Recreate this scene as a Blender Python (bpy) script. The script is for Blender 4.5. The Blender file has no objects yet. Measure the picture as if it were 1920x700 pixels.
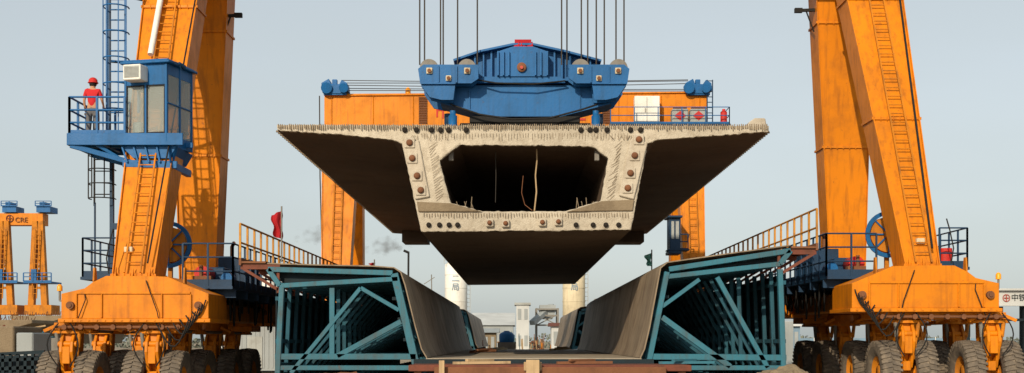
import bpy, bmesh, math, random
from mathutils import Vector as V, Matrix, noise
random.seed(7)
F=2340.0; H=1.95
C=bpy.context.scene.collection
def P(px,py,Y): return V(((px-968)*Y/F, Y, H+(639-py)*Y/F))
def XZ(pts,Y): return [((a-968)*Y/F, H+(639-b)*Y/F) for a,b in pts]

# ---------------------------------------------------------------- mesh builder
class MB:
    def __init__(s): s.v=[]; s.f=[]; s.s=[]
    def add(s,vs,fs,sm=False):
        n=len(s.v); s.v+= [V(v) for v in vs]
        for f in fs: s.f.append([i+n for i in f]); s.s.append(sm)
        return s
    def hexa(s,c):
        return s.add(c,[(3,2,1,0),(4,5,6,7),(0,1,5,4),(1,2,6,5),(2,3,7,6),(3,0,4,7)])
    def box(s,a,b):
        x0,x1=sorted((a[0],b[0])); y0,y1=sorted((a[1],b[1])); z0,z1=sorted((a[2],b[2]))
        return s.hexa([(x0,y0,z0),(x1,y0,z0),(x1,y1,z0),(x0,y1,z0),(x0,y0,z1),(x1,y0,z1),(x1,y1,z1),(x0,y1,z1)])
    def pbox(s,x0,x1,y0,y1,Y,d):
        a=P(x0,y0,Y); b=P(x1,y1,Y); return s.box(a,(b.x,Y+d,b.z))
    def basis(s,d,up=(0,0,1)):
        d=d.normalized(); u=V(up)
        if abs(d.dot(u))>.98: u=V((0,1,0))
        a=d.cross(u).normalized(); b=a.cross(d).normalized(); return d,a,b
    def bar(s,p,q,w,h=None,up=(0,0,1)):
        p=V(p); q=V(q); h=h or w; d,a,b=s.basis(q-p,up)
        c=[]
        for o in (p,q):
            for i,j in ((-1,-1),(1,-1),(1,1),(-1,1)): c.append(o+a*(i*w/2)+b*(j*h/2))
        return s.add(c,[(0,1,2,3),(7,6,5,4),(4,5,1,0),(5,6,2,1),(6,7,3,2),(7,4,0,3)])
    def tube(s,p,q,r,r2=None,n=8):
        p=V(p); q=V(q); r2=r if r2 is None else r2; d,a,b=s.basis(q-p)
        c=[]
        for o,rr in ((p,r),(q,r2)):
            for k in range(n):
                t=2*math.pi*k/n; c.append(o+a*(math.cos(t)*rr)+b*(math.sin(t)*rr))
        s.add(c,[(k,(k+1)%n,n+(k+1)%n,n+k) for k in range(n)],True)
        s.add(c[:n],[tuple(range(n))[::-1]]); s.add(c[n:],[tuple(range(n))]); return s
    def path(s,pts,r,n=6):
        for a,b in zip(pts,pts[1:]): s.tube(a,b,r,n=n)
        return s
    def lathe(s,prof,c,axis,n=24,sm=True,caps=True):
        c=V(c); d,a,b=s.basis(V(axis)); vs=[]
        for h,r in prof:
            for k in range(n):
                t=2*math.pi*k/n; vs.append(c+d*h+a*(math.cos(t)*r)+b*(math.sin(t)*r))
        m=len(prof)
        s.add(vs,[(i*n+k,i*n+(k+1)%n,(i+1)*n+(k+1)%n,(i+1)*n+k) for i in range(m-1) for k in range(n)],sm)
        if caps:
            s.add(vs[:n],[tuple(range(n))]); s.add(vs[-n:],[tuple(range(n))])
        return s
    def prism(s,poly,a0,a1,axis='y'):
        n=len(poly)
        def m(u,w,a): return (u,a,w) if axis=='y' else ((a,u,w) if axis=='x' else (u,w,a))
        vs=[m(u,w,a0) for u,w in poly]+[m(u,w,a1) for u,w in poly]
        return s.add(vs,[tuple(range(n)),tuple(range(2*n-1,n-1,-1))]+[(i,(i+1)%n,n+(i+1)%n,n+i) for i in range(n)])
    def strip(s,pts,th,y0,y1,sm=True):
        n=len(pts); off=[]
        for i in range(n):
            a=V(pts[max(0,i-1)]); b=V(pts[min(n-1,i+1)]); d=(b-a).normalized(); off.append((pts[i][0]+d[1]*th,pts[i][1]-d[0]*th))
        for A,fl in ((pts,0),(off,1)):
            vs=[(x,y0,z) for x,z in A]+[(x,y1,z) for x,z in A]
            s.add(vs,[(i,i+1,n+i+1,n+i) for i in range(n-1)],sm)
        vs=[(x,y0,z) for x,z in pts]+[(x,y0,z) for x,z in off]
        s.add(vs,[(i,i+1,n+i+1,n+i) for i in range(n-1)])
        return s
    def build(s,name,mat,parent=None,bevel=0,fix=True):
        c=sum(s.v,V((0,0,0)))/max(1,len(s.v))
        me=bpy.data.meshes.new(name); me.from_pydata([v-c for v in s.v],[],s.f)
        me.polygons.foreach_set('use_smooth',s.s)
        me.materials.append(mat)
        if fix:
            bm=bmesh.new(); bm.from_mesh(me); bmesh.ops.recalc_face_normals(bm,faces=bm.faces); bm.to_mesh(me); bm.free()
        o=bpy.data.objects.new(name,me); C.objects.link(o)
        if parent: o.parent=parent; o.location=c-wl(parent)
        else: o.location=c
        if bevel:
            b=o.modifiers.new('bevel','BEVEL'); b.width=bevel; b.segments=1; b.limit_method='ANGLE'; b.angle_limit=math.radians(40)
        return o
def wl(o):
    r=V((0,0,0))
    while o: r+=o.location; o=o.parent
    return r
def tag(o,label=None,cat=None,group=None,kind=None):
    if label:o['label']=label
    if cat:o['category']=cat
    if group:o['group']=group
    if kind:o['kind']=kind
    return o
def thing(name,label,cat,loc=(0,0,0),group=None):
    o=bpy.data.objects.new(name,None); C.objects.link(o); o.location=loc; o.empty_display_size=.3
    return tag(o,label,cat,group)
def cp(o,parent=None,delta=(0,0,0)):
    kids=[k for k in bpy.data.objects if k.parent==o]
    c=o.copy(); C.objects.link(c); c.parent=parent; c.location=o.location+V(delta)
    for k in kids: cp(k,c)
    return c

# ---------------------------------------------------------------- materials
def mat(name,col,rough=.5,metal=0,grime=.35,gcol=(.09,.06,.035),scale=1.2,streak=.3,bump=.08,bscale=14,var=.15,coat=0,sxy=5,sz=.35,dist=.05,chip=0,ccol=(.12,.045,.02),spec=.3):
    m=bpy.data.materials.new(name); m.use_nodes=True; N=m.node_tree.nodes; L=m.node_tree.links
    b=N['Principled BSDF']; b.inputs['Roughness'].default_value=rough; b.inputs['Metallic'].default_value=metal
    b.inputs['Specular IOR Level'].default_value=spec
    g=N.new('ShaderNodeNewGeometry')
    n1=N.new('ShaderNodeTexNoise'); n1.inputs['Scale'].default_value=scale; n1.inputs['Detail'].default_value=8; n1.inputs['Roughness'].default_value=.65
    L.new(g.outputs['Position'],n1.inputs['Vector'])
    r1=N.new('ShaderNodeMapRange'); r1.inputs['From Min'].default_value=.48; r1.inputs['From Max'].default_value=.75; r1.inputs['To Max'].default_value=grime
    L.new(n1.outputs['Fac'],r1.inputs['Value'])
    mp=N.new('ShaderNodeMapping'); mp.inputs['Scale'].default_value=(sxy,sxy,sz); L.new(g.outputs['Position'],mp.inputs['Vector'])
    n2=N.new('ShaderNodeTexNoise'); n2.inputs['Scale'].default_value=1.6; n2.inputs['Detail'].default_value=6; L.new(mp.outputs[0],n2.inputs['Vector'])
    r2=N.new('ShaderNodeMapRange'); r2.inputs['From Min'].default_value=.5; r2.inputs['From Max'].default_value=.78; r2.inputs['To Max'].default_value=streak
    L.new(n2.outputs['Fac'],r2.inputs['Value'])
    n3=N.new('ShaderNodeTexNoise'); n3.inputs['Scale'].default_value=.35; n3.inputs['Detail'].default_value=3; L.new(g.outputs['Position'],n3.inputs['Vector'])
    r3=N.new('ShaderNodeMapRange'); r3.inputs['From Min'].default_value=.3; r3.inputs['From Max'].default_value=.7; r3.inputs['To Min'].default_value=1-var; r3.inputs['To Max'].default_value=1+var*.5
    L.new(n3.outputs['Fac'],r3.inputs['Value'])
    sc=N.new('ShaderNodeVectorMath'); sc.operation='SCALE'; sc.inputs[0].default_value=col; L.new(r3.outputs[0],sc.inputs['Scale'])
    def mx(f,a,bc):
        x=N.new('ShaderNodeMix'); x.data_type='RGBA'; L.new(f,x.inputs[0]); L.new(a,x.inputs[6]); x.inputs[7].default_value=(*bc,1); return x.outputs[2]
    a=mx(r1.outputs[0],sc.outputs[0],gcol); a=mx(r2.outputs[0],a,gcol)
    if chip:
        n5=N.new('ShaderNodeTexNoise'); n5.inputs['Scale'].default_value=5.5; n5.inputs['Detail'].default_value=10; n5.inputs['Roughness'].default_value=.7; L.new(g.outputs['Position'],n5.inputs['Vector'])
        r5=N.new('ShaderNodeMapRange'); r5.inputs['From Min'].default_value=.63; r5.inputs['From Max'].default_value=.67; r5.inputs['To Max'].default_value=chip; L.new(n5.outputs['Fac'],r5.inputs['Value'])
        a=mx(r5.outputs[0],a,ccol)
    L.new(a,b.inputs['Base Color'])
    rr=N.new('ShaderNodeMapRange'); rr.inputs['To Min'].default_value=rough-.1; rr.inputs['To Max'].default_value=min(1,rough+.25); L.new(n1.outputs['Fac'],rr.inputs['Value']); L.new(rr.outputs[0],b.inputs['Roughness'])
    if bump:
        n4=N.new('ShaderNodeTexNoise'); n4.inputs['Scale'].default_value=bscale; n4.inputs['Detail'].default_value=7; L.new(g.outputs['Position'],n4.inputs['Vector'])
        bp=N.new('ShaderNodeBump'); bp.inputs['Strength'].default_value=bump; bp.inputs['Distance'].default_value=dist
        L.new(n4.outputs['Fac'],bp.inputs['Height']); L.new(bp.outputs[0],b.inputs['Normal'])
    return m
ORG=mat('orange paint',(.64,.20,.003),.45,grime=.55,gcol=(.24,.075,.010),streak=.65,chip=.5,spec=.22)
ORD=mat('dusty orange paint',(.52,.18,.010),.6,grime=.8,gcol=(.14,.065,.025),streak=.7,chip=.7,spec=.2)
BLU=mat('blue paint',(.006,.105,.30),.42,grime=.45,gcol=(.012,.045,.09),streak=.4,chip=.4,ccol=(.05,.04,.035),spec=.25)
BLD=mat('dark and shaded blue paint',(.006,.035,.085),.5,grime=.5,gcol=(.012,.013,.016))  # also carries the shade on the blue low bogie platforms and rails
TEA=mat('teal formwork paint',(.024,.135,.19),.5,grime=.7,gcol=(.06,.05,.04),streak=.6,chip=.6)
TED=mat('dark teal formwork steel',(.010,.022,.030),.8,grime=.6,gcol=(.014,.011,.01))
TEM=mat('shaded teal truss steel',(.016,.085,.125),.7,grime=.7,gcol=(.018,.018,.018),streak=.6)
FST=mat('form face steel',(.245,.19,.13),.6,metal=0,grime=.85,gcol=(.095,.06,.038),streak=1.0,scale=.9,bump=.10,sxy=2.6,sz=.3,var=.35,chip=.6)
FLR=mat('form floor steel',(.34,.29,.22),.6,metal=0,grime=.7,gcol=(.15,.10,.07),streak=0,scale=1.2,bump=.1)
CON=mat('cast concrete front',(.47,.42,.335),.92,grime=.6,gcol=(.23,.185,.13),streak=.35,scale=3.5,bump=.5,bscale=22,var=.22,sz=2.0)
COU=mat('formed concrete in painted shade',(.105,.070,.045),.8,grime=.7,gcol=(.04,.027,.018),streak=.3,scale=.7,bump=.15,bscale=5,var=.3)  # underside shade painted into the concrete colour, darker than the end face
COL=mat('haunch concrete',(.22,.17,.11),.9,grime=.6,gcol=(.11,.08,.05),bump=.5)
COP=mat('pale concrete',(.46,.41,.33),.9,grime=.5,gcol=(.22,.17,.12),bump=.4)
STL=mat('grey steel',(.20,.19,.17),.6,metal=.2,grime=.5)
RST=mat('rusted steel',(.18,.075,.035),.8,grime=.6,gcol=(.06,.03,.02),bump=.3)
RBM=mat('concrete coated bar',(.28,.22,.15),.85,grime=.6,gcol=(.14,.09,.06),scale=6,streak=0)
RBR=mat('dull red oxide steel',(.16,.050,.030),.75,grime=.8,gcol=(.06,.035,.025),bump=.2,scale=3)
BLK=mat('black rubber',(.012,.012,.012),.7,grime=.2,gcol=(.03,.025,.02))
TYR=mat('dusty tyre rubber',(.12,.10,.08),.95,grime=.9,gcol=(.25,.20,.145),scale=5,bump=.3)
WHT=mat('white paint',(.74,.73,.68),.5,grime=.4,gcol=(.4,.36,.3))
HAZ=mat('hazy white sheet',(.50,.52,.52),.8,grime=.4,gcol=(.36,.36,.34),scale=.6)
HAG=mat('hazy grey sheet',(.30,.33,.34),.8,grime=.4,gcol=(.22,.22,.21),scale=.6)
CRM=mat('cream box paint',(.6,.52,.36),.6)
REDP=mat('red paint',(.50,.02,.015),.5,grime=.2)
MRED=mat('weathered red lettering paint',(.42,.07,.05),.7,grime=.5)
CLR=mat('red cloth',(.36,.012,.018),.9,grime=.1,streak=0)
CLG=mat('faded green cloth',(.16,.42,.36),.9,grime=.1,streak=0)
YEL=mat('rusty yellow paint',(.46,.21,.03),.6,grime=.9,gcol=(.13,.055,.03),scale=3)
GRN=mat('distant foliage',(.16,.18,.15),.9,bump=.4)
GRD=mat('dusty ground',(.30,.24,.17),.95,grime=.6,gcol=(.17,.13,.09),scale=.15,streak=0,bump=.5,bscale=2)
TIM=mat('weathered timber',(.42,.30,.17),.8,grime=.4,streak=.6)
SKN=mat('skin',(.45,.24,.14),.6,grime=0,streak=0,bump=0)
SHR=mat('red work shirt',(.50,.02,.025),.85,grime=.1,streak=0)
TRS=mat('grey work trousers',(.13,.13,.14),.85,grime=.2,streak=0)
HAR=mat('black hair',(.01,.008,.007),.7,grime=0,streak=0,bump=0)
AMB=mat('amber lamp',(.9,.35,.02),.25,grime=0,streak=0,bump=0)
HOL=mat('duct hole shade',(.018,.014,.011),.9,grime=0,streak=0,bump=0)  # near-black fill stands for the shade inside the duct holes
ROPE=mat('greased wire rope',(.05,.045,.04),.6,metal=.3)
GLY=mat('grey container paint',(.34,.36,.35),.6)
PBL=mat('pale blue sheet',(.16,.26,.36),.6)
def glass():
    m=bpy.data.materials.new('cabin glass'); m.use_nodes=True; N=m.node_tree.nodes; L=m.node_tree.links
    b=N['Principled BSDF']; b.inputs['Base Color'].default_value=(.42,.46,.44,1); b.inputs['Roughness'].default_value=.06
    t=N.new('ShaderNodeBsdfTransparent'); t.inputs[0].default_value=(.92,.96,.96,1); x=N.new('ShaderNodeMixShader'); x.inputs[0].default_value=.66
    L.new(b.outputs[0],x.inputs[1]); L.new(t.outputs[0],x.inputs[2]); L.new(x.outputs[0],N['Material Output'].inputs[0]); return m
GLS=glass()
def text(s,name,size,m,parent,center,extr=.008,rz=0):
    cu=bpy.data.curves.new(name,'FONT'); cu.body=s; cu.size=size; cu.extrude=extr; cu.align_x='CENTER'; cu.align_y='CENTER'
    t=bpy.data.objects.new('tmp',cu); C.objects.link(t); bpy.context.view_layer.update()
    me=bpy.data.meshes.new_from_object(t.evaluated_get(bpy.context.evaluated_depsgraph_get())); bpy.data.objects.remove(t)
    me.transform(Matrix.Rotation(rz,4,'Z')@Matrix.Rotation(math.pi/2,4,'X')); me.materials.clear(); me.materials.append(m)
    o=bpy.data.objects.new(name,me); C.objects.link(o); o.parent=parent; o.location=V(center)-(wl(parent) if parent else V((0,0,0))); return o
def railing(mb,pts,h=1.1,sp=1.2,r=.022,mids=(.55,),toe=.12):
    for a,b in zip(pts,pts[1:]):
        a=V(a);b=V(b);n=max(1,round((b-a).length/sp))
        for i in range(n+1):
            p=a.lerp(b,i/n); mb.bar(p,p+V((0,0,h)),r*2)
        for z in [1.0]+list(mids): mb.tube(a+V((0,0,h*z)),b+V((0,0,h*z)),r,n=6)
        if toe: mb.bar(a+V((0,0,toe/2)),b+V((0,0,toe/2)),.012,toe)
    return mb
def ladder(mb,p,q,w=.42,sp=.3,r=.018,side=(1,0,0)):
    p=V(p);q=V(q);s=V(side)*(w/2)
    mb.bar(p-s,q-s,r*2.4,r*2.4); mb.bar(p+s,q+s,r*2.4,r*2.4)
    n=int((q-p).length/sp)
    for i in range(1,n): c=p.lerp(q,i/n); mb.tube(c-s,c+s,r,n=5)
    return mb
def one(name,m,parent,fn,bevel=0):
    b=MB(); fn(b); return b.build(name,m,parent,bevel)

# ================================================================= SETTING
g=MB(); g.add([(-900,-60,0),(900,-60,0),(900,3000,0),(-900,3000,0)],[(0,1,2,3)])
tag(g.build('ground',GRD),'dusty pale brown ground of the casting yard','ground',kind='structure')
RW=.27
g=MB(); g.box((8.6,20,-.1),(14.2,130,RW)); tag(g.build('runway',COP,bevel=.03),'raised concrete runway under the right crane wheels','runway',kind='structure')

# ================================================================= BOX GIRDER
GY0,GY1=34.0,66.6
outer=XZ([(520,235),(1441,237),(1441,247),(1330,256),(1232,262),(1214,270),(1183,431),(790,435),(754,270),(735,262),(630,252),(520,245)],GY0)
inner=XZ([(862,272),(1110,275),(1140,298),(1126,377),(1060,397),(905,397),(845,381),(824,302)],GY0)
gd=thing('concrete_box_girder','huge hollow concrete box girder slung above the mould, its rough end facing forward','girder',(.17,50,5))
def ringface(outer,inner,y):
    bm=bmesh.new(); es=[]
    for loop in (outer,inner):
        vs=[bm.verts.new((x,y,z)) for x,z in loop]
        es+=[bm.edges.new((vs[i],vs[(i+1)%len(vs)])) for i in range(len(vs))]
    bmesh.ops.triangle_fill(bm,use_beauty=True,edges=es); bm.verts.index_update()
    r=([v.co.copy() for v in bm.verts],[[v.index for v in f.verts] for f in bm.faces]); bm.free(); return r
bm=bmesh.new()
vs,fs=ringface(outer,inner,GY0)
bv=[bm.verts.new(v) for v in vs]; [bm.faces.new([bv[i] for i in f]) for f in fs]
for it in range(8):
    bmesh.ops.subdivide_edges(bm,edges=[e for e in bm.edges if e.calc_length()>.10],cuts=1,use_grid_fill=False)
    bmesh.ops.triangulate(bm,faces=bm.faces)
for v in bm.verts:
    if v.is_boundary:
        v.co.z+=noise.noise(v.co*9)*.03; v.co.x+=noise.noise(v.co*8+V((9,0,0)))*.02
    v.co.y+=-.03+noise.noise(v.co*1.6)*.03+noise.noise(v.co*6)*.010
bd=[e for e in bm.edges if e.is_boundary]
r=bmesh.ops.extrude_edge_only(bm,edges=bd)
for v in r['geom']:
    if isinstance(v,bmesh.types.BMVert): v.co.y=GY0+.12
bmesh.ops.recalc_face_normals(bm,faces=bm.faces)
for f in bm.faces: f.smooth=abs(f.normal.y)>.6
me=bpy.data.meshes.new('end_face'); bm.to_mesh(me); bm.free(); me.materials.append(CON)
ef=bpy.data.objects.new('end_face',me); C.objects.link(ef); ef.parent=gd; ef.location=-gd.location; ef['label']='rough pale end face of the girder with exposed steel'
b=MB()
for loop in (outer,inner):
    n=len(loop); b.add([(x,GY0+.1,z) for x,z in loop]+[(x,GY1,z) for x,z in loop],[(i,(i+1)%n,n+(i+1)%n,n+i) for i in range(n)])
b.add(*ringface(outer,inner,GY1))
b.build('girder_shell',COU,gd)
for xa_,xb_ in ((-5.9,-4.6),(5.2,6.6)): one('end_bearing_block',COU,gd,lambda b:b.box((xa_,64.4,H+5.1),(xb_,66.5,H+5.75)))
b=MB(); q=XZ([(1402,236),(1408,226),(1418,219),(1438,219),(1441,237)],GY0); b.prism(q,GY0+.2,GY0+1.1); b.build('kerb_upstand',COP,gd,bevel=.03)
for poly,pp in (([(754,271),(786,264),(806,370),(779,375)],0),([(1214,268),(1182,261),(1160,368),(1188,375)],0)):
    b=MB(); b.prism(XZ(poly,GY0),GY0-.10,GY0); b.build('anchorage_band',COP,gd,bevel=.02)
for poly in ([(782,379),(846,382),(905,398),(785,398)],[(1189,375),(1127,378),(1062,398),(1186,396)]):
    b=MB(); b.prism(XZ(poly,GY0),GY0-.10,GY0+.3); b.build('haunch_ledge',COL,gd,bevel=.02)
bars=MB()
def rb(p,q,r=.011): bars.tube(p,q,r,n=4)
for i in range(230):
    px=522+i*4.0+random.uniform(-.4,.4); a=P(px,233.5+random.uniform(-1,1),GY0-.05); bb=P(px+random.uniform(-.6,.6),random.uniform(240,245),GY0-.08)
    rb(a,bb,.015)
for i in range(70):
    px=790+i*5.6+random.uniform(-1,1); rb(P(px,250,GY0-.055),P(px+random.uniform(-1,1),random.uniform(256,264),GY0-.06),.005)
for side in (0,1):
    for i in range(22):
        t=i/21; y=272+t*100
        if side==0: x0=804+t*14; x1=x0+random.uniform(8,18)
        else: x1=1166-t*14; x0=x1-random.uniform(8,18)
        rb(P(x0,y+5,GY0-.05),P(x1,y-6+random.uniform(-2,2),GY0-.055),.005)
for i in range(76):
    px=795+i*5.1; rb(P(px,400+random.uniform(-1,1),GY0-.06),P(px+random.uniform(-1,1),407+random.uniform(-2,3),GY0-.07),.008)
for px in list(range(862,893,7))+list(range(1080,1118,7)):
    rb(P(px,398,GY0+.2),P(px+random.uniform(-7,7),372+random.uniform(-3,8),GY0+.15),.011)
for i in range(110):
    y=GY0+.3+i*.295
    for sx,xx,zz in ((-1,outer[0][0],outer[11][1]),(1,outer[1][0],outer[2][1])):
        rb((xx,y,zz+.02),(xx+sx*.09,y,zz+.03),.03)
for i in range(20):
    px=random.choice([random.uniform(770,860),random.uniform(1110,1200)]); rb(P(px,254,GY0-.07),P(px+random.uniform(-8,8),262,GY0-.1),.007)
tag(bars.build('reinforcement_bars',RBM,gd,fix=False),kind='stuff')
for px,py in ((768,268),(773,297),(782,330),(789,357),(1198,262),(1190,292),(1182,325),(1177,353),(918,418),(948,419),(1017,417),(1047,416)):
    c=P(px,py,GY0-.12); sc=.15 if py<400 else .11
    b=MB(); b.bar(c-V((0,.02,0)),c+V((0,.12,0)),sc*1.9,sc*1.9); pl=b.build('anchor_plate',COP,gd,bevel=.02)
    b=MB(); b.lathe([(0,.0),(0,sc*.62),(.05,sc*.57),(.08,sc*.3),(.08,0.001)],c-V((0,.02,0)),(0,-1,0),14); b.build('anchor_head',RST,pl)
for px,py,rr in [(x,244,.075) for x in (759,781,809,826,841,874,1089,1106,1117,1138,1182,1201)]+[(x,422,.07) for x in (804,824,842,858,1080,1112,1136,1160)]:
    b=MB(); b.lathe([(0,rr),(.05,rr*.95),(.05,.001)],P(px,py,GY0-.05),(0,-1,0),14); b.build('tendon_duct',HOL,gd)
for px in (846,1119): one('work_lamp',STL,gd,lambda b:[b.bar(P(px,283,GY0+.3),P(px,302,GY0+.3),.13,.16),b.tube(P(px,272,GY0+.35),P(px,285,GY0+.35),.03)],.02)
def hang(name,label,pts,r,m,cat='cable'):
    b=MB(); b.path(pts,r,6); return tag(b.build(name,m),label,cat)
hang('hanging_cable','frayed pale cable dangling inside the girder opening',[P(1006,273,34.6),P(1007,300,34.6),P(1004,330,34.6),P(1006,360,34.6),P(1002,396,34.6)],.022,TIM)
hang('hanging_cable','thin dark wire hanging left of the frayed cable in the girder opening',[P(929,274,35),P(930,330,35),P(929,380,35)],.010,ROPE)
hang('hanging_cable','looping thin wire just left of the frayed cable',[P(981,330,34.7),P(978,362,34.6),P(984,384,34.6),P(998,395,34.5)],.010,RST)

# ================================================================= SPREADER
SY=37.4
sp=thing('lifting_spreader','blue steel lifting spreader sitting on the girder deck under the hoist ropes','lifting beam',P(983,230,38))
b=MB(); b.prism(XZ([(828,158),(1144,158),(1146,191),(1134,194),(1040,217),(930,217),(842,194),(826,191)],SY),37.6,38.7)
b.bar(P(812,158,38.1),P(1156,158,38.1),1.3,.06)
for a,c in (((826,191),(842,195)),((842,195),(930,219)),((930,219),(1040,219)),((1040,219),(1134,195)),((1134,195),(1147,192))): b.bar(P(*a,SY)+V((0,.68,0)),P(*c,SY)+V((0,.68,0)),1.16,.05)
for px in (880,1088): b.bar(P(px,161,SY)+V((0,.17,0)),P(px,203,SY)+V((0,.17,0)),.03,.05,(0,1,0))
b.build('lower_beam',BLU,sp)
b=MB(); b.prism(XZ([(858,113),(900,97),(962,85),(1000,85),(1060,97),(1122,113),(1122,156),(858,156)],SY),37.8,38.45)
for a,c in (((850,112),(900,95)),((900,95),(962,82)),((962,82),(1000,82)),((1000,82),(1060,95)),((1060,95),(1128,113))): b.bar(P(*a,SY)+V((0,.6,0)),P(*c,SY)+V((0,.6,0)),1.1,.06)
for px,t in ((872,107),(890,102),(906,97),(921,94),(1040,94),(1054,98),(1070,102),(1090,106),(1108,110)):
    b.bar(P(px,t,SY)+V((0,.30,0)),P(px,155,SY)+V((0,.30,0)),.05,.20,(0,1,0))
b.build('upper_beam',BLU,sp)
b=MB(); b.prism(XZ([(932,98),(962,88),(1000,88),(1028,98),(1028,144),(932,144)],SY),37.35,37.75)
for px in (934,944,954,1004,1014,1026): b.bar(P(px,98,SY)-V((0,.08,0)),P(px,143,SY)-V((0,.08,0)),.04,.14,(0,1,0))
b.build('centre_housing',BLU,sp)
b=MB(); b.lathe([(0,.14),(.08,.14),(.1,.10),(.1,.001)],P(978,127,SY-.05),(0,-1,0),20,sm=False); pn=b.build('centre_pin',RST,sp)
b=MB(); b.lathe([(0,.06),(.05,.05),(.05,.001)],P(978,127,SY-.16),(0,-1,0),12,sm=False); b.build('pin_cap',MRED,pn)
b=MB(); b.prism(XZ([(905,144),(1050,144),(1060,155),(895,155)],SY),37.4,38.8); b.build('equaliser_bar',BLU,sp)
for sgn in (-1,1):
    m=lambda pts:[(a if sgn<0 else 1964-a,c) for a,c in pts]
    pts=m([(784,130),(794,122),(897,122),(897,148),(884,157),(854,157),(850,188),(828,188),(806,183),(788,157)])
    for k,(ya,yb) in enumerate(((36.95,37.03),(37.42,37.5),(38.72,38.8))):
        b=MB(); b.prism(XZ(pts,37.0),ya,yb)
        if k==0:
            for px in (822,856): b.bar(P(px if sgn<0 else 1964-px,124,36.93),P(px if sgn<0 else 1964-px,155,36.93),.04,.06,(0,1,0))
            b.bar(P(790 if sgn<0 else 1174,157,36.92),P(854 if sgn<0 else 1110,157,36.92),.10,.04)
        b.build('cheek_plate',BLU,sp)
    for px in (805,876):
        px=px if sgn<0 else 1964-px
        b=MB(); b.lathe([(-.16,.12),(-.16,.27),(-.1,.28),(-.04,.22),(.04,.22),(.1,.28),(.16,.27),(.16,.12)],P(px,130,37.22),(0,1,0),28,sm=False); sh=b.build('sheave',STL,sp)
        b=MB(); b.bar(P(px,133,36.94),P(px,133,36.88),.18,.18,(0,0,1)); pk=b.build('sheave_pin',CRM,sp,bevel=.015)
        b=MB(); b.lathe([(0,.06),(.05,.06),(.05,.001)],P(px,133,36.88),(0,-1,0),12,sm=False); b.build('pin_nut',RST,pk)
    px=841 if sgn<0 else 1123
    b=MB(); b.bar(P(px,147,36.94),P(px,147,36.88),.16,.16); pk=b.build('sheave_pin',CRM,sp,bevel=.015)
    b=MB(); b.lathe([(0,.055),(.05,.055),(.05,.001)],P(px,147,36.88),(0,-1,0),12,sm=False); b.build('pin_nut',RST,pk)
    b=MB(); b.lathe([(0,.24),(.1,.24),(.1,.13),(.53,.13),(.53,.2),(.65,.2),(.65,.13),(1.0,.13)],(P(px,0,37.9).x,37.9,7.83),(0,0,1),16)
    b.build('lifting_rod',BLD,sp)
    px=1117 if sgn>0 else 849
    b=MB(); b.lathe([(0,.13),(.55,.13),(.56,.09),(.7,.09)],(P(px,0,37.2).x,37.2,8.1),(0,0,1),16); b.build('hydraulic_jack',BLU,sp)
b=MB(); b.box((P(862,0,SY).x,37.55,7.85),(P(1108,0,SY).x,38.6,8.5)); b.box((P(880,0,SY).x,37.5,8.5),(P(1088,0,SY).x,38.6,8.7))
for k in range(12):
    x=P(870+k*20,0,SY).x; b.box((x,37.42,7.9),(x+.06,37.56,8.45))
b.build('bearing_saddle',BLK,sp,bevel=.02)
one('hydraulic_hose',BLK,sp,lambda b:b.path([P(845,196,37.3),P(870,205,37.2),P(900,215,37.2),P(960,224,37.2),P(1030,222,37.2),P(1090,206,37.2),P(1120,196,37.3)],.03))
one('hydraulic_hose',BLK,sp,lambda b:b.path([P(895,150,37.3),P(930,156,37.2),P(1000,158,37.2),P(1060,152,37.3)],.025))
b=MB()
for k in range(7):
    a=P(963+k*5,84-3*math.sin(k*1.3),37.5); b.add([a+V((0,0,.02)),a+V((.09,-.05,.03*math.sin(k))),a+V((.1,.25,.10)),a+V((0,.3,.08)),a+V((.02,-.08,-.16)),a+V((.1,-.1,-.12))],[(0,1,2,3),(0,1,5,4)])
b.bar(P(965,80,37.7),P(996,80,37.7),.35,.10); tag(b.build('red_cloth',CLR,fix=False),'crumpled red cloth tied on the peak of the blue spreader','cloth')
ords=['first','second','third','fourth','fifth','sixth','seventh','eighth','ninth','tenth','eleventh','twelfth','thirteenth','fourteenth']
for i,px in enumerate((787,796,826,831,858,895,1053,1063,1090,1102,1118,1133,1155,1170)):
    b=MB(); y=37.22 if i%2 else 37.3; p=P(px,122,y); b.tube(p,(p.x,y,14.4),.022,n=6)
    tag(b.build('hoist_rope',ROPE),'%s hoist wire rope from the left, taut above the blue spreader'%ords[i],'rope','hoist ropes above the spreader')

# ================================================================= GANTRY CRANE PARTS
def tyre_mesh():
    b=MB(); b.lathe([(-.18,.42),(-.235,.5),(-.26,.62),(-.25,.73),(-.21,.80),(0,.81),(.21,.80),(.25,.73),(.26,.62),(.235,.5),(.18,.42)],(0,0,0),(1,0,0),40,caps=False)
    n=38
    for s in (-1,1):
        for k in range(n):
            t=2*math.pi*(k+(.5 if s>0 else 0))/n; t2=t+.06
            def q(x,r,tt,dt): return V((x,math.cos(tt+dt)*r,math.sin(tt+dt)*r))
            w=.038
            x0=s*.012; x1=s*.265
            b.hexa([q(x0,.78,t,-w),q(x0,.78,t,w),q(x1,.66,t2,w*1.3),q(x1,.66,t2,-w*1.3),q(x0,.85,t,-w),q(x0,.85,t,w),q(x1,.82,t2,w),q(x1,.82,t2,-w)])
    return b
RIM=MB()
for s in (-1,1): RIM.lathe([(s*.19,.44),(s*.16,.41),(s*.05,.36),(s*.03,.2),(s*.14,.17),(s*.15,.001)],(0,0,0),(1,0,0),24,caps=False)
for k in range(10):
    t=k*math.pi/5
    for s in (-1,1): RIM.tube((s*.03,math.cos(t)*.27,math.sin(t)*.27),(s*.09,math.cos(t)*.27,math.sin(t)*.27),.025,n=6)
wheel0=None
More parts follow.
